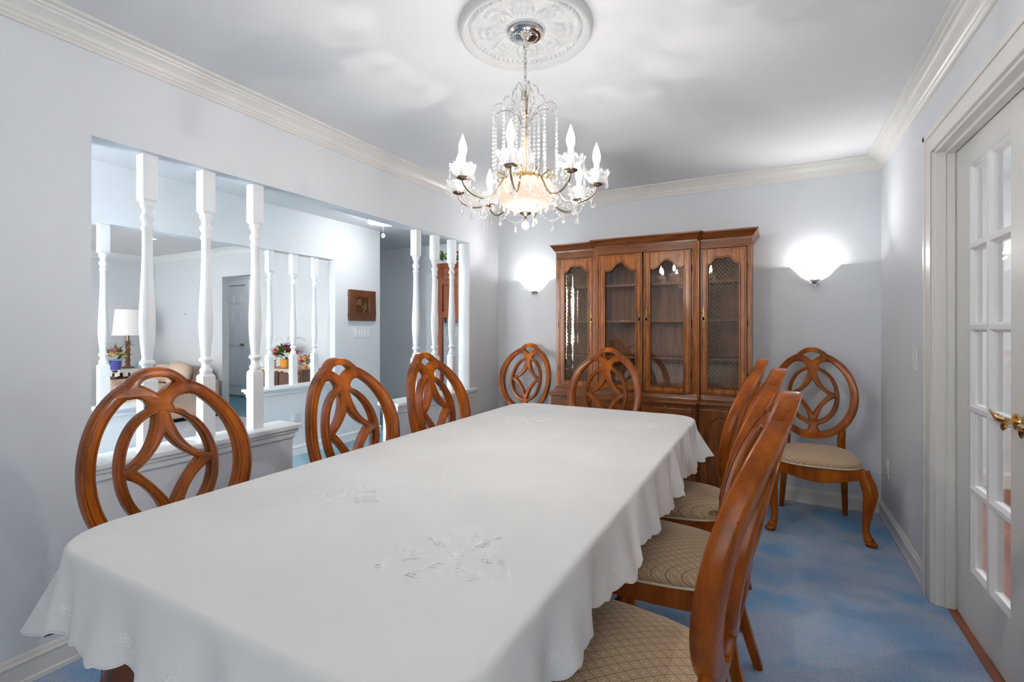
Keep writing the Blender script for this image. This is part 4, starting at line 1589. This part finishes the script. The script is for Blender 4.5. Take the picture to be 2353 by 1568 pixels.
md.data.materials[0] = M['medal']
md.location = (MX, MY, H)
tag(md, 'round white plaster ceiling medallion with leaf relief above the chandelier', 'ceiling medallion')

# ================================================================== CHANDELIER
ch = thing('crystal_chandelier', 'lit crystal chandelier with candle bulbs and bead strands hanging over the dining table', 'chandelier', (MX, MY, 0))
b = MB()
b.lathe([(0.066, 2.428), (0.067, 2.418), (0.062, 2.412), (0.060, 2.409), (0.050, 2.407), (0.046, 2.402), (0.036, 2.397), (0.020, 2.393), (0.012, 2.388), (0.013, 2.378), (0.010, 2.366), (0.006, 2.360), (0.001, 2.356)], n=40)
b.build('canopy', M['chrome'], ch, smooth=True, angle=35)
b = MB()
zt, zb = 2.360, 2.195
nl = 9
for k in range(nl):
    zc = zt - (k + 0.5) * (zt - zb) / nl
    pts = []
    for i in range(15):
        a = 2 * PI * i / 14
        u, v = 0.0055 * math.cos(a), 0.0125 * math.sin(a)
        pts.append((u, 0, zc + v) if k % 2 else (0.3 * u, u, zc + v))
    b.tube(pts, 0.0014, 6, caps=False)
b.tube([(0.003 * math.sin(i), 0.003 * math.cos(i * 1.3), zt - i * (zt - zb) / 14) for i in range(15)], 0.0012, 6)
b.build('chain', M['chrome'], ch, smooth=True)
b = MB()
b.lathe([(0.0045, 2.195), (0.0055, 2.19), (0.0065, 2.17), (0.008, 2.12), (0.0095, 2.10), (0.006, 2.095), (0.004, 2.09), (0.004, 1.70)], n=14)
b.build('stem', M['oldbrass'], ch, smooth=True, angle=40)
b = MB()
b.lathe([(0.004, 2.088), (0.014, 2.084), (0.018, 2.076), (0.018, 2.066), (0.012, 2.058), (0.010, 2.052), (0.017, 2.044), (0.020, 2.034), (0.017, 2.024), (0.012, 2.016), (0.014, 2.002),
         (0.019, 1.988), (0.021, 1.965), (0.028, 1.945), (0.032, 1.925), (0.030, 1.905), (0.024, 1.890), (0.032, 1.884), (0.044, 1.878), (0.046, 1.870), (0.012, 1.866)], n=16)
b.build('glass_column', M['crystal'], ch, smooth=False)
b = MB()
b.lathe([(0.014, 2.096), (0.010, 2.090), (0.006, 2.087)], n=12)
b.lathe([(0.020, 1.868), (0.050, 1.862), (0.058, 1.852), (0.062, 1.842), (0.098, 1.838), (0.100, 1.832), (0.060, 1.830)], n=32)
b.build('hub', M['brass'], ch, smooth=True, angle=40)
# lit central bowl, fluted
b = MB()
vs, fs = [], []
n = 72
prof = [(0.100, 1.834), (0.106, 1.820), (0.108, 1.800), (0.103, 1.780), (0.092, 1.760), (0.074, 1.741), (0.050, 1.726), (0.024, 1.717), (0.006, 1.715)]
for r, z in prof:
    for i in range(n):
        a = 2 * PI * i / n
        rr = r * (1 + 0.035 * math.cos(a * 24)) 
        vs.append((rr * math.cos(a), rr * math.sin(a), z))
for j in range(len(prof) - 1):
    for i in range(n):
        q = (i + 1) % n
        fs.append((j * n + i, j * n + q, (j + 1) * n + q, (j + 1) * n + i))
b.add(vs, fs)
b.build('glass_bowl', M['bowlglow'], ch, smooth=True, angle=30)
b = MB()
b.lathe([(0.001, 1.688), (0.004, 1.690), (0.006, 1.697), (0.004, 1.703), (0.010, 1.708), (0.020, 1.712), (0.024, 1.716), (0.010, 1.720)], n=16)
b.build('finial', M['bronze'], ch, smooth=True, angle=40)
def crystal_drop(b, x, y, z, ln, w, kind=0):
    # faceted pendant hanging from (x, y, z)
    b.lathe([(0.0008, -0.0), (0.0032, -0.005), (0.0008, -0.010)], c=(x, y, z), n=6)
    z -= 0.011
    if kind == 0:   # pear
        b.lathe([(0.0005, -ln), (w * 0.65, -ln * 0.93), (w, -ln * 0.72), (w * 0.62, -ln * 0.38), (w * 0.22, -ln * 0.10), (0.0006, 0)], c=(x, y, z), n=8, sy=0.75)
    else:           # spear
        b.lathe([(0.0005, -ln), (w * 0.8, -ln * 0.70), (w * 0.55, -ln * 0.25), (0.0006, 0)], c=(x, y, z), n=6, sy=0.7)
b = MB()
crystal_drop(b, 0, 0, 1.690, 0.001, 0.001)
b.sphere((0, 0, 1.668), 0.0165, 8, 6)
b.build('crystal_ball', M['crystal'], ch)
# arms
def arm(ai, low):
    a = math.radians(-61.85 + 33 + 45 * ai)
    ca, sa = math.cos(a), math.sin(a)
    RR = 0.275
    zc = 1.812 + low
    P = [(0.055, 1.850), (0.090, 1.842), (0.115, 1.815), (0.135, 1.780), (0.160, 1.757), (0.190, 1.748), (0.225, 1.752), (0.255, 1.768), (0.271, 1.786), (RR, zc - 0.010)]
    # smooth resample
    pts = []
    for i in range(len(P) - 1):
        p0, p1, p2, p3 = P[max(0, i - 1)], P[i], P[i + 1], P[min(len(P) - 1, i + 2)]
        for t in (0, 0.33, 0.66):
            t2, t3 = t * t, t * t * t
            q = [0.5 * (2 * p1[k] + (p2[k] - p0[k]) * t + (2 * p0[k] - 5 * p1[k] + 4 * p2[k] - p3[k]) * t2 + (3 * p1[k] - p0[k] - 3 * p2[k] + p3[k]) * t3) for k in (0, 1)]
            pts.append(q)
    pts.append(P[-1])
    b = MB()
    b.tube([(r * ca, r * sa, z) for r, z in pts], 0.0038, 8)
    b.lathe([(0.004, -0.014), (0.014, -0.010), (0.024, -0.006), (0.025, -0.003), (0.010, 0.0)], c=(RR * ca, RR * sa, zc), n=16)
    A = b.build('arm', M['bronze'], ch, smooth=True, angle=50)
    # scalloped glass bobeche
    b = MB()
    vs, fs = [], []
    n = 48
    pr = [(0.010, 0.000), (0.024, 0.003), (0.034, 0.012), (0.042, 0.024), (0.047, 0.034)]
    for j, (r, z) in enumerate(pr):
        for i in range(n):
            t = 2 * PI * i / n
            lob = abs(math.sin(t * 5))
            k = j / (len(pr) - 1)
            rr = r * (1 + 0.10 * k * (lob - 0.5))
            vs.append((RR * ca + rr * math.cos(t), RR * sa + rr * math.sin(t), zc + z + 0.009 * k * lob))
    for j in range(len(pr) - 1):
        for i in range(n):
            q = (i + 1) % n
            fs.append((j * n + i, j * n + q, (j + 1) * n + q, (j + 1) * n + i))
    b.add(vs, fs)
    bo = b.build('bobeche', M['crystal'], A, smooth=True, angle=60)
    s2 = bo.modifiers.new('t', 'SOLIDIFY'); s2.thickness = 0.0025
    b = MB()
    b.lathe([(0.0105, 0.0), (0.0105, 0.070), (0.0095, 0.072), (0.006, 0.073)], c=(RR * ca, RR * sa, zc), n=16)
    b.build('candle_sleeve', M['sleeve'], A, smooth=True, angle=40)
    b = MB()
    b.lathe([(0.007, 0.073), (0.0125, 0.082), (0.0150, 0.094), (0.0148, 0.106), (0.0115, 0.122), (0.0068, 0.136), (0.003, 0.147), (0.0005, 0.154)], c=(RR * ca, RR * sa, zc), n=12)
    b.build('bulb', M['bulb'], A, smooth=True)
    # pendants round the bobeche
    for k in range(5):
        b = MB()
        t = a + 2 * PI * (k + 0.5) / 5
        x, y = RR * ca + 0.046 * math.cos(t), RR * sa + 0.046 * math.sin(t)
        crystal_drop(b, x, y, zc + 0.030 - 0.004 * (k % 2), 0.034, 0.0072, k % 2)
        b.build('pendant', M['crystal'], A)
    # curl under the arm with a large pear drop
    b = MB()
    crystal_drop(b, 0.262 * ca, 0.262 * sa, 1.772, 0.042, 0.010)
    b.build('pear_drop', M['crystal'], A)
    b = MB()
    crystal_drop(b, 0.190 * ca, 0.190 * sa, 1.745, 0.036, 0.0085)
    b.build('pear_drop', M['crystal'], A)
    # bead swag draped along the arm
    b = MB()
    for k in range(15):
        u = k / 14
        r = 0.085 + 0.185 * u
        z = 1.845 - 0.035 * u - 0.125 * math.sin(PI * u) * (0.9 - 0.2 * u)
        b.sphere((r * ca + 0.006 * sa, r * sa - 0.006 * ca, z), 0.0048, 6, 4)
    b.build('bead_swag', M['crystal'], A)
for k in range(8):
    arm(k, 0.004 * (k % 2))
# swags between neighbouring arms
for k in range(8):
    a0 = math.radians(-61.85 + 33 + 45 * k); a1 = a0 + PI / 4
    b = MB()
    for i in range(17):
        u = i / 16
        a = a0 + (a1 - a0) * u
        r = 0.262 - 0.05 * math.sin(PI * u)
        z = 1.800 - 0.075 * math.sin(PI * u)
        b.sphere((r * math.cos(a), r * math.sin(a), z), 0.0046, 6, 4)
    am = (a0 + a1) / 2
    crystal_drop(b, 0.212 * math.cos(am), 0.212 * math.sin(am), 1.722, 0.032, 0.0085)
    b.build('bead_swag', M['crystal'], ch)
# two tiers of arched wires with hanging bead strands
def tier(n, a_off, z_hub, z_peak, r_peak, r_end, z_end, z_low):
    for k in range(n):
        a = a_off + 2 * PI * k / n
        ca, sa = math.cos(a), math.sin(a)
        b = MB()
        pts = []
        for i in range(19):
            t = i / 18
            if t < 0.5:
                u = t / 0.5
                r = 0.008 + (r_peak - 0.008) * u ** 1.7
                z = z_hub + (z_peak - z_hub) * math.sin(u * PI / 2)
            else:
                u = (t - 0.5) / 0.5
                r = r_peak + (r_end - r_peak) * math.sin(u * PI / 2)
                z = z_peak + (z_end - z_peak) * (1 - math.cos(u * PI / 2))
            pts.append((r * ca, r * sa, z))
        b.tube(pts, 0.0017, 6)
        w = b.build('arched_wire', M['chrome'], ch, smooth=True)
        b = MB()
        for i in range(10, 18, 1):
            b.sphere((pts[i][0], pts[i][1], pts[i][2] + 0.003), 0.0032, 6, 4)
        z = z_end - 0.006
        j = 0
        while z > z_low:
            rr = 0.0052 + 0.0016 * min(1, j / 8)
            b.sphere((r_end * ca, r_end * sa, z - rr), rr, 8, 4, (1, 1, 1.05))
            z -= rr * 2 + 0.0028
            j += 1
        crystal_drop(b, r_end * ca, r_end * sa, z + 0.002, 0.026, 0.0065)
        b.build('bead_strand', M['crystal'], w)
tier(6, 0.25, 2.120, 2.214, 0.030, 0.052, 2.175, 1.93)
tier(10, 0.10, 2.020, 2.135, 0.095, 0.128, 2.105, 1.89)
# ring of spear drops round the bowl
ring_lab = [(0.112, 1.830, 22, 0.040, 0.0072, 1), (0.125, 1.812, 18, 0.036, 0.0076, 0), (0.085, 1.765, 14, 0.030, 0.0068, 0)]
for r, z, n, ln, w, kd in ring_lab:
    for k in range(n):
        a = 2 * PI * k / n + r * 9
        b = MB()
        crystal_drop(b, r * math.cos(a), r * math.sin(a), z, ln, w, kd)
        b.build('crystal_drop', M['crystal'], ch)
b = MB()
for k in range(10):
    a = 2 * PI * k / 10
    pts = [((0.060 + 0.055 * math.sin(PI * t / 8)) * math.cos(a), (0.060 + 0.055 * math.sin(PI * t / 8)) * math.sin(a), 1.842 + 0.030 * math.sin(PI * t / 5)) for t in range(9)]
    b.tube(pts, 0.0024, 6)
b.build('scroll_gallery', M['brass'], ch, smooth=True)
point('chandelier_bowl_light', (MX, MY, 1.635), 4.2, (1.0, 0.92, 0.84), 0.008)

# ================================================================== HALL CEILING LIGHT AND LIVING ROOM DOWNLIGHT
hl = thing('flush_crystal_light', 'bright round crystal ceiling light in the hall with a hanging ball', 'ceiling light', (-3.55, 3.80, H))
b = MB(); b.lathe([(0.150, 0), (0.152, -0.012), (0.140, -0.016)], n=36); b.build('ceiling_plate', M['chrome'], hl, smooth=True, angle=40)
b = MB(); b.lathe([(0.142, -0.014), (0.140, -0.065), (0.11, -0.088), (0.0005, -0.095)], n=36); b.build('glowing_core', M['hallglow'], hl, smooth=True, angle=40)
b = MB()
for k in range(26):
    a = 2 * PI * k / 26
    crystal_drop(b, 0.146 * math.cos(a), 0.146 * math.sin(a), -0.045, 0.034, 0.009)
b.build('drop_fringe', M['crystal'], hl)
b = MB(); b.tube([(0, 0, -0.09), (0, 0, -0.190)], 0.002, 6); b.sphere((0, 0, -0.210), 0.022, 12, 8); b.build('crystal_ball', M['crystal'], hl)
rc = thing('recessed_light', 'small round recessed ceiling downlight in the living room', 'ceiling light', (-7.126, 3.336, H))
b = MB(); b.lathe([(0.085, 0.0), (0.085, -0.005), (0.065, -0.006), (0.062, -0.001)], n=32, caps=False); b.build('trim_ring', M['plastic'], rc, smooth=True, angle=40)
b = MB(); b.lathe([(0.0005, -0.003), (0.064, -0.003)], n=32, caps=False); b.build('lens', M['recess'], rc)

# ================================================================== LIVING ROOM, SEEN THROUGH THE SPINDLES
# six panel closet door
d = MB()
dx0, dx1, dy = -9.13, -8.50, 5.53
d.box(dx0, dx1, dy, dy + 0.03, 0.03, 2.05)
D3 = struct(d.build('door_3', M['spin'], bevel=0.003))
for c in range(2):
    for z0, z1 in ((0.20, 0.78), (0.93, 1.60), (1.72, 1.93)):
        xa = dx0 + 0.095 + c * 0.24
        b = MB()
        b.box(xa, xa + 0.20, dy - 0.003, dy, z0, z1)
        b.box(xa + 0.025, xa + 0.175, dy - 0.014, dy, z0 + 0.025, z1 - 0.025)
        b.build('raised_panel', M['spin'], D3, bevel=0.004)
b = MB(); b.sphere((dx1 - 0.055, dy - 0.045, 0.97), 0.028, 14, 8); b.tube([(dx1 - 0.055, dy, 0.97), (dx1 - 0.055, dy - 0.03, 0.97)], 0.012, 10)
b.build('door_knob', M['bronze'], D3, smooth=True)
b = MB()
b.box(dx0 - 0.10, dx0 - 0.005, dy - 0.01, dy + 0.03, 0, 2.16); b.box(dx1 + 0.005, dx1 + 0.10, dy - 0.01, dy + 0.03, 0, 2.16); b.box(dx0 - 0.005, dx1 + 0.005, dy - 0.01, dy + 0.03, 2.075, 2.16)
struct(b.build('trim_12', M['spin'], bevel=0.003))

def bloom(b, c, r, n=6, seed=0):
    rn = random.Random(seed)
    for k in range(n):
        a = 2 * PI * k / n + rn.random()
        e = rn.uniform(0.1, 0.9)
        i0 = len(b.v)
        b.sphere((0, 0, 0), 1, 8, 5, (r * 0.62, r * 0.42, r * 0.16))
        b.xf(Matrix.Translation((c[0] + 0.45 * r * math.cos(a), c[1] + 0.45 * r * math.sin(a), c[2] + 0.1 * r)) @ Matrix.Rotation(a, 4, 'Z') @ Matrix.Rotation(-e, 4, 'Y'), i0)
    b.sphere(c, r * 0.3, 8, 5)
def leaf(b, c, a, e, ln, w):
    i0 = len(b.v)
    b.sphere((0, 0, 0), 1, 8, 4, (ln / 2, w / 2, w * 0.08))
    b.xf(Matrix.Translation(c) @ Matrix.Rotation(a, 4, 'Z') @ Matrix.Rotation(-e, 4, 'Y') @ Matrix.Translation((ln / 2, 0, 0)), i0)
def bouquet(root, base, colours, rad, hgt, seed, twigs=4, size=0.045, nleaf=26):
    rn = random.Random(seed)
    for name in colours:
        for q in range(colours[name]):
            a, u = rn.uniform(0, 2 * PI), rn.random() ** 0.6
            p = (base[0] + rad * u * math.cos(a), base[1] + rad * 0.7 * u * math.sin(a), base[2] + hgt * (1 - 0.55 * u * u) * rn.uniform(0.75, 1.05))
            b = MB(); bloom(b, p, size * rn.uniform(0.8, 1.15), 6, rn.randint(0, 999))
            b.build('flower', M[name], root, smooth=True)
    b = MB()
    for k in range(nleaf):
        a = rn.uniform(0, 2 * PI)
        leaf(b, (base[0] + 0.3 * rad * math.cos(a), base[1] + 0.3 * rad * math.sin(a), base[2] + hgt * rn.uniform(0.1, 0.7)), a, rn.uniform(-0.2, 1.1), rad * rn.uniform(0.7, 1.1), size * 0.7)
    b.build('foliage', M['leaf'], root, smooth=True)
    if twigs:
        b = MB()
        for k in range(twigs):
            a = rn.uniform(0, 2 * PI); bend = rn.uniform(-1, 1)
            pts = [(base[0] + t * rad * 0.30 * math.cos(a + bend * t * 0.12), base[1] + t * rad * 0.25 * math.sin(a + bend * t * 0.12), base[2] + hgt * (0.5 + 0.95 * math.sin(t * 0.38))) for t in range(7)]
            b.tube(pts, 0.0014, 4)
        b.build('twigs', M['twig'], root)

# dark chest behind the second opening
cs = thing('dark_chest', 'low dark carved wooden chest against the living room wall under the flower baskets', 'chest', (-5.44, 4.28, 0))
b = MB(); b.box(-0.42, 0.42, -0.30, 0, 0.04, 0.735); b.build('body', M['dark'], cs, bevel=0.006)
b = MB(); b.box(-0.44, 0.44, -0.32, 0, 0.735, 0.758); b.build('top', M['dark'], cs, bevel=0.006)
for k in range(2):
    x0 = -0.40 + k * 0.41
    b = MB(); b.box(x0, x0 + 0.385, -0.312, -0.30, 0.08, 0.71); dd = b.build('door', M['dark'], cs, bevel=0.004)
    b = MB(); b.box(x0 + 0.05, x0 + 0.335, -0.322, -0.312, 0.13, 0.66); b.build('raised_panel', M['dark'], dd, bevel=0.006)
    b = MB(); b.tube([(x0 + 0.13 + 0.02 * t, -0.328, 0.53 + 0.018 * math.sin(t * 1.4)) for t in range(8)], 0.006, 6); b.build('brass_pull', M['oldbrass'], dd, smooth=True)
rn = MB()
pts = [(-0.36, -0.31), (0.36, -0.31)]
vs, fs = [], []
n = 60
for i in range(n + 1):
    x = -0.38 + 0.76 * i / n
    dz = 0.012 + 0.020 * abs(math.sin(i * 0.42)) + (0.045 * max(0, 1 - abs(x - 0.27) / 0.13))
    vs += [(x, 0.0, 0.7605), (x, -0.324, 0.7605), (x, -0.3275, 0.757), (x, -0.3275, 0.757 - dz)]
for i in range(n):
    for k in range(3):
        fs.append((i * 4 + k, i * 4 + k + 1, i * 4 + k + 5, i * 4 + k + 4))
rn.add(vs, fs)
lr = rn.build('lace_runner', M['lace'], smooth=True)
lr.location = (-5.44, 4.28, 0)
sm = lr.modifiers.new('t', 'SOLIDIFY'); sm.thickness = 0.003; sm.offset = 1
tag(lr, 'peach lace runner with scalloped edge draped over the dark chest', 'table runner')
def basket(name, label, loc, r, h, mat, colours, rad, hgt, seed, twigs, size):
    t = thing(name, label, 'flowers', loc)
    b = MB(); b.lathe([(r * 0.75, 0), (r * 0.95, h * 0.4), (r, h), (r * 0.92, h), (r * 0.85, h * 0.7), (0.001, h * 0.68)], n=20)
    b.build('container', M[mat], t, smooth=True, angle=40)
    bouquet(t, (0, 0, h * 0.8), colours, rad, hgt, seed, twigs, size)
    return t
basket('flower_basket', 'large arrangement of red, purple and cream flowers in a golden basket on the dark chest', (-5.46, 4.09, 0.764), 0.075, 0.11, 'basket',
       {'red': 9, 'purple': 4, 'cream': 8, 'pink': 5}, 0.15, 0.21, 5, 6, 0.052)
basket('flower_basket', 'small arrangement with a yellow bloom at the right end of the dark chest', (-5.13, 4.10, 0.764), 0.04, 0.04, 'basket',
       {'yellow': 4, 'pink': 5, 'red': 3}, 0.085, 0.12, 11, 1, 0.038)
basket('flower_basket', 'small bunch of cream flowers at the left of the large red arrangement', (-5.72, 4.10, 0.764), 0.035, 0.06, 'lace',
       {'cream': 8, 'pink': 2}, 0.06, 0.15, 21, 1, 0.036)

# end table with doily, lamp, flowers
et = thing('end_table', 'dark wooden end table under the white crochet cloth beside the sofa', 'table', (-8.74, 3.80, 0.07))
b = MB(); b.box(-0.26, 0.26, -0.30, 0.30, 0.55, 0.58); b.build('top', M['dark'], et, bevel=0.005)
b = MB(); b.box(-0.23, 0.23, -0.27, 0.27, 0.44, 0.55); b.build('apron', M['dark'], et, bevel=0.005)
for sx in (-1, 1):
    for sy in (-1, 1):
        b = MB(); b.tube([(sx * 0.22, sy * 0.26, 0.45), (sx * 0.22, sy * 0.26, 0.2), (sx * 0.23, sy * 0.27, -0.07)], [0.022, 0.018, 0.014], 10); b.build('leg', M['dark'], et, smooth=True)
dy_ = MB()
n = 72
vs, fs = [], []
pr = [(0.0005, 0.583), (0.15, 0.583), (0.268, 0.583), (0.279, 0.575), (0.281, 0.54), (0.282, 0.50)]
for r, z in pr:
    for i in range(n):
        a = 2 * PI * i / n
        c2, s2 = math.cos(a), math.sin(a)
        k = min(1 / max(abs(c2), 1e-6), 1.12 / max(abs(s2), 1e-6), 1.30)
        zz = z - (0.018 * abs(math.sin(a * 9)) if z < 0.51 else 0)
        vs.append((r * c2 * k, r * s2 * k, zz))
for j in range(len(pr) - 1):
    for i in range(n):
        q = (i + 1) % n
        if j == 4 and i % 3 == 1:
            continue
        fs.append((j * n + i, j * n + q, (j + 1) * n + q, (j + 1) * n + i))
dy_.add(vs, fs)
dl = dy_.build('crochet_cloth', M['doily'])
dl.location = (-8.74, 3.80, 0.07)
tag(dl, 'white openwork crochet cloth hanging over the end table', 'table cloth')
lp = thing('table_lamp', 'table lamp with white bell shade and spiral wooden stem on the end table', 'lamp', (-8.815, 3.82, 0.655))
b = MB(); b.lathe([(0.085, 0), (0.088, 0.012), (0.07, 0.02), (0.035, 0.035), (0.028, 0.05)], n=24); b.build('base', M['rail'], lp, smooth=True, angle=40)
b = MB()
vs, fs = [], []
n, m = 20, 60
for j in range(m + 1):
    z = 0.05 + 0.345 * j / m
    for i in range(n):
        a = 2 * PI * i / n
        r = 0.028 + 0.007 * math.cos(3 * (a - z * 26))
        vs.append((r * math.cos(a), r * math.sin(a), z))
for j in range(m):
    for i in range(n):
        q = (i + 1) % n
        fs.append((j * n + i, j * n + q, (j + 1) * n + q, (j + 1) * n + i))
b.add(vs, fs)
b.build('spiral_stem', M['rail'], lp, smooth=True)
b = MB(); b.lathe([(0.024, 0.395), (0.052, 0.410), (0.052, 0.415), (0.026, 0.425), (0.024, 0.51)], n=20); b.build('collar', M['bronze'], lp, smooth=True, angle=40)
b = MB(); b.lathe([(0.200, 0.505), (0.188, 0.57), (0.172, 0.75), (0.160, 0.905), (0.157, 0.905), (0.169, 0.75), (0.185, 0.57), (0.197, 0.505)], n=32, caps=False); b.build('lamp_shade', M['shade'], lp, smooth=True, angle=60)
basket('flower_pot', 'colourful flower arrangement in a blue foil pot on the end table', (-8.60, 3.57, 0.655), 0.075, 0.13, 'blue',
       {'yellow': 4, 'pink': 5, 'cream': 8, 'red': 3}, 0.16, 0.20, 33, 12, 0.054)
tb2 = thing('tissue_box', 'pale blue patterned tissue box with white tissue beside the lamp', 'tissue box', (-8.60, 3.93, 0.655))
b = MB(); b.box(-0.10, 0.10, -0.06, 0.06, 0, 0.085); b.build('box', M['teal'], tb2, bevel=0.004)
b = MB(); b.lathe([(0.06, 0.085), (0.065, 0.105), (0.045, 0.135), (0.02, 0.155), (0.001, 0.16)], n=7, sy=0.5); b.build('tissue', M['doily'], tb2)

# sofa
so = thing('floral_sofa', 'peach floral upholstered sofa behind the nearest chair back', 'sofa', (-7.72, 3.80, 0))
def pad(b, x0, x1, y0, y1, z0, z1, r=0.05):
    b.box(x0, x1, y0, y1, z0, z1)
b = MB(); b.box(-0.655, 0.655, -0.41, 0.375, 0.05, 0.30); b.build('base', M['sofa'], so, bevel=0.012)
for s in (-1, 1):
    b = MB(); x0, x1 = sorted((s * 0.68, s * 0.52)); b.box(x0, x1, -0.43, 0.40, 0.045, 0.53); b.build('arm', M['sofa'], so, bevel=0.04)
    b = MB(); x0, x1 = sorted((s * 0.515, s * 0.004)); b.box(x0, x1, -0.425, 0.14, 0.302, 0.455); b.build('seat_cushion', M['sofa'], so, bevel=0.035)
    b = MB(); b.box(x0, x1, 0.10, 0.245, 0.458, 0.73); b.build('back_cushion', M['sofa'], so, bevel=0.05)
b = MB(); b.box(-0.515, 0.515, 0.25, 0.39, 0.302, 0.70); b.build('backrest', M['sofa'], so, bevel=0.04)
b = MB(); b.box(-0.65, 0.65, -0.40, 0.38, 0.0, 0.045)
b.build('plinth', M['black'], so)  # black strip put in for the shaded gap under the sofa
pw = MB()
i0 = 0
pw.sphere((0, 0, 0), 1, 20, 12, (0.25, 0.085, 0.18))
pw.v = [(math.copysign(abs(x / 0.25) ** 0.6, x) * 0.25, y, math.copysign(abs(z / 0.18) ** 0.6, z) * 0.18) for x, y, z in pw.v]
po = pw.build('cushion', M['sofa'], smooth=True, angle=180)
po.location = (-7.36, 3.80, 0.62); po.rotation_euler = (-0.25, 0.12, 0.0)
tag(po, 'peach welted scatter cushion leaning on the right end of the sofa', 'cushion')

# tall hall wardrobe with a mirror door and flowers on top
ar = thing('hall_wardrobe', 'tall reddish brown wardrobe with mirrored door at the end of the hall', 'wardrobe', (-3.36, 5.38, 0))
b = MB(); b.box(-0.40, 0.40, -0.36, 0, 0.0, 1.93); b.build('body', M['arm'], ar, bevel=0.004)
b = MB()
b.sweep([(-0.40, 0), (-0.40, -0.36), (0.40, -0.36), (0.40, 0)], [(0, 1.90), (0.008, 1.90), (0.012, 1.93), (0.006, 1.945), (0.006, 2.02), (0.016, 2.03), (0.020, 2.045), (0.040, 2.07), (0.044, 2.09), (0, 2.09)], left=False)
b.box(-0.40, 0.40, -0.36, 0, 1.93, 2.088)
b.build('cornice', M['arm'], ar, smooth=True, angle=28)
b = MB()
for x0, x1, z0, z1 in ((-0.385, -0.315, 0.10, 1.88), (0.315, 0.385, 0.10, 1.88), (-0.315, 0.315, 0.10, 0.20), (-0.315, 0.315, 1.40, 1.48), (-0.315, 0.315, 1.82, 1.88)):
    b.box(x0, x1, -0.385, -0.36, z0, z1)
wd = b.build('door', M['arm'], ar, bevel=0.004)
b = MB(); b.box(-0.30, 0.30, -0.372, -0.362, 1.50, 1.80); b.build('upper_panel', M['arm'], wd, bevel=0.008)
b = MB(); b.box(-0.315, 0.315, -0.372, -0.364, 0.20, 1.40); b.build('mirror', M['mirror'], wd, bevel=0.004)
vf = thing('flower_garland', 'dark green garland with red and cream flowers on top of the wardrobe', 'flowers', (-3.52, 5.10, 2.115))
for gx, sd in ((-0.20, 8), (0.0, 9), (0.22, 10)):
    bouquet(vf, (gx, 0, 0.0), {'red': 3, 'cream': 3}, 0.12, 0.13, sd, 0, 0.060, 30)
# white casing of the entry beside the wardrobe
b = MB(); b.box(-4.29, -4.13, 5.45, 5.49, 0, 2.04); struct(b.build('trim_13', M['spin'], bevel=0.003))
# floor register by the back wall under the corner chair
fv = thing('floor_vent', 'small white floor vent by the back baseboard under the corner chair', 'vent', (0.06, 4.045, 0))
b = MB(); b.box(-0.075, 0.075, -0.02, 0.02, 0.0, 0.008); b.build('frame', M['plastic'], fv, bevel=0.002)
b = MB()
for k in range(7):
    b.box(-0.065 + k * 0.019, -0.058 + k * 0.019, -0.014, 0.014, 0.008, 0.0095)
b.build('louver', M['black'], fv)
# little hook on the living room wall
b = MB(); b.tube([(0, 0, 0), (0, -0.02, 0), (0, -0.024, -0.012), (0, -0.016, -0.018)], 0.004, 6)
hk = b.build('wall_hook', M['bronze'], smooth=True); hk.location = (-8.12, YL, 1.50)
tag(hk, 'tiny metal hook on the living room end wall', 'hook')
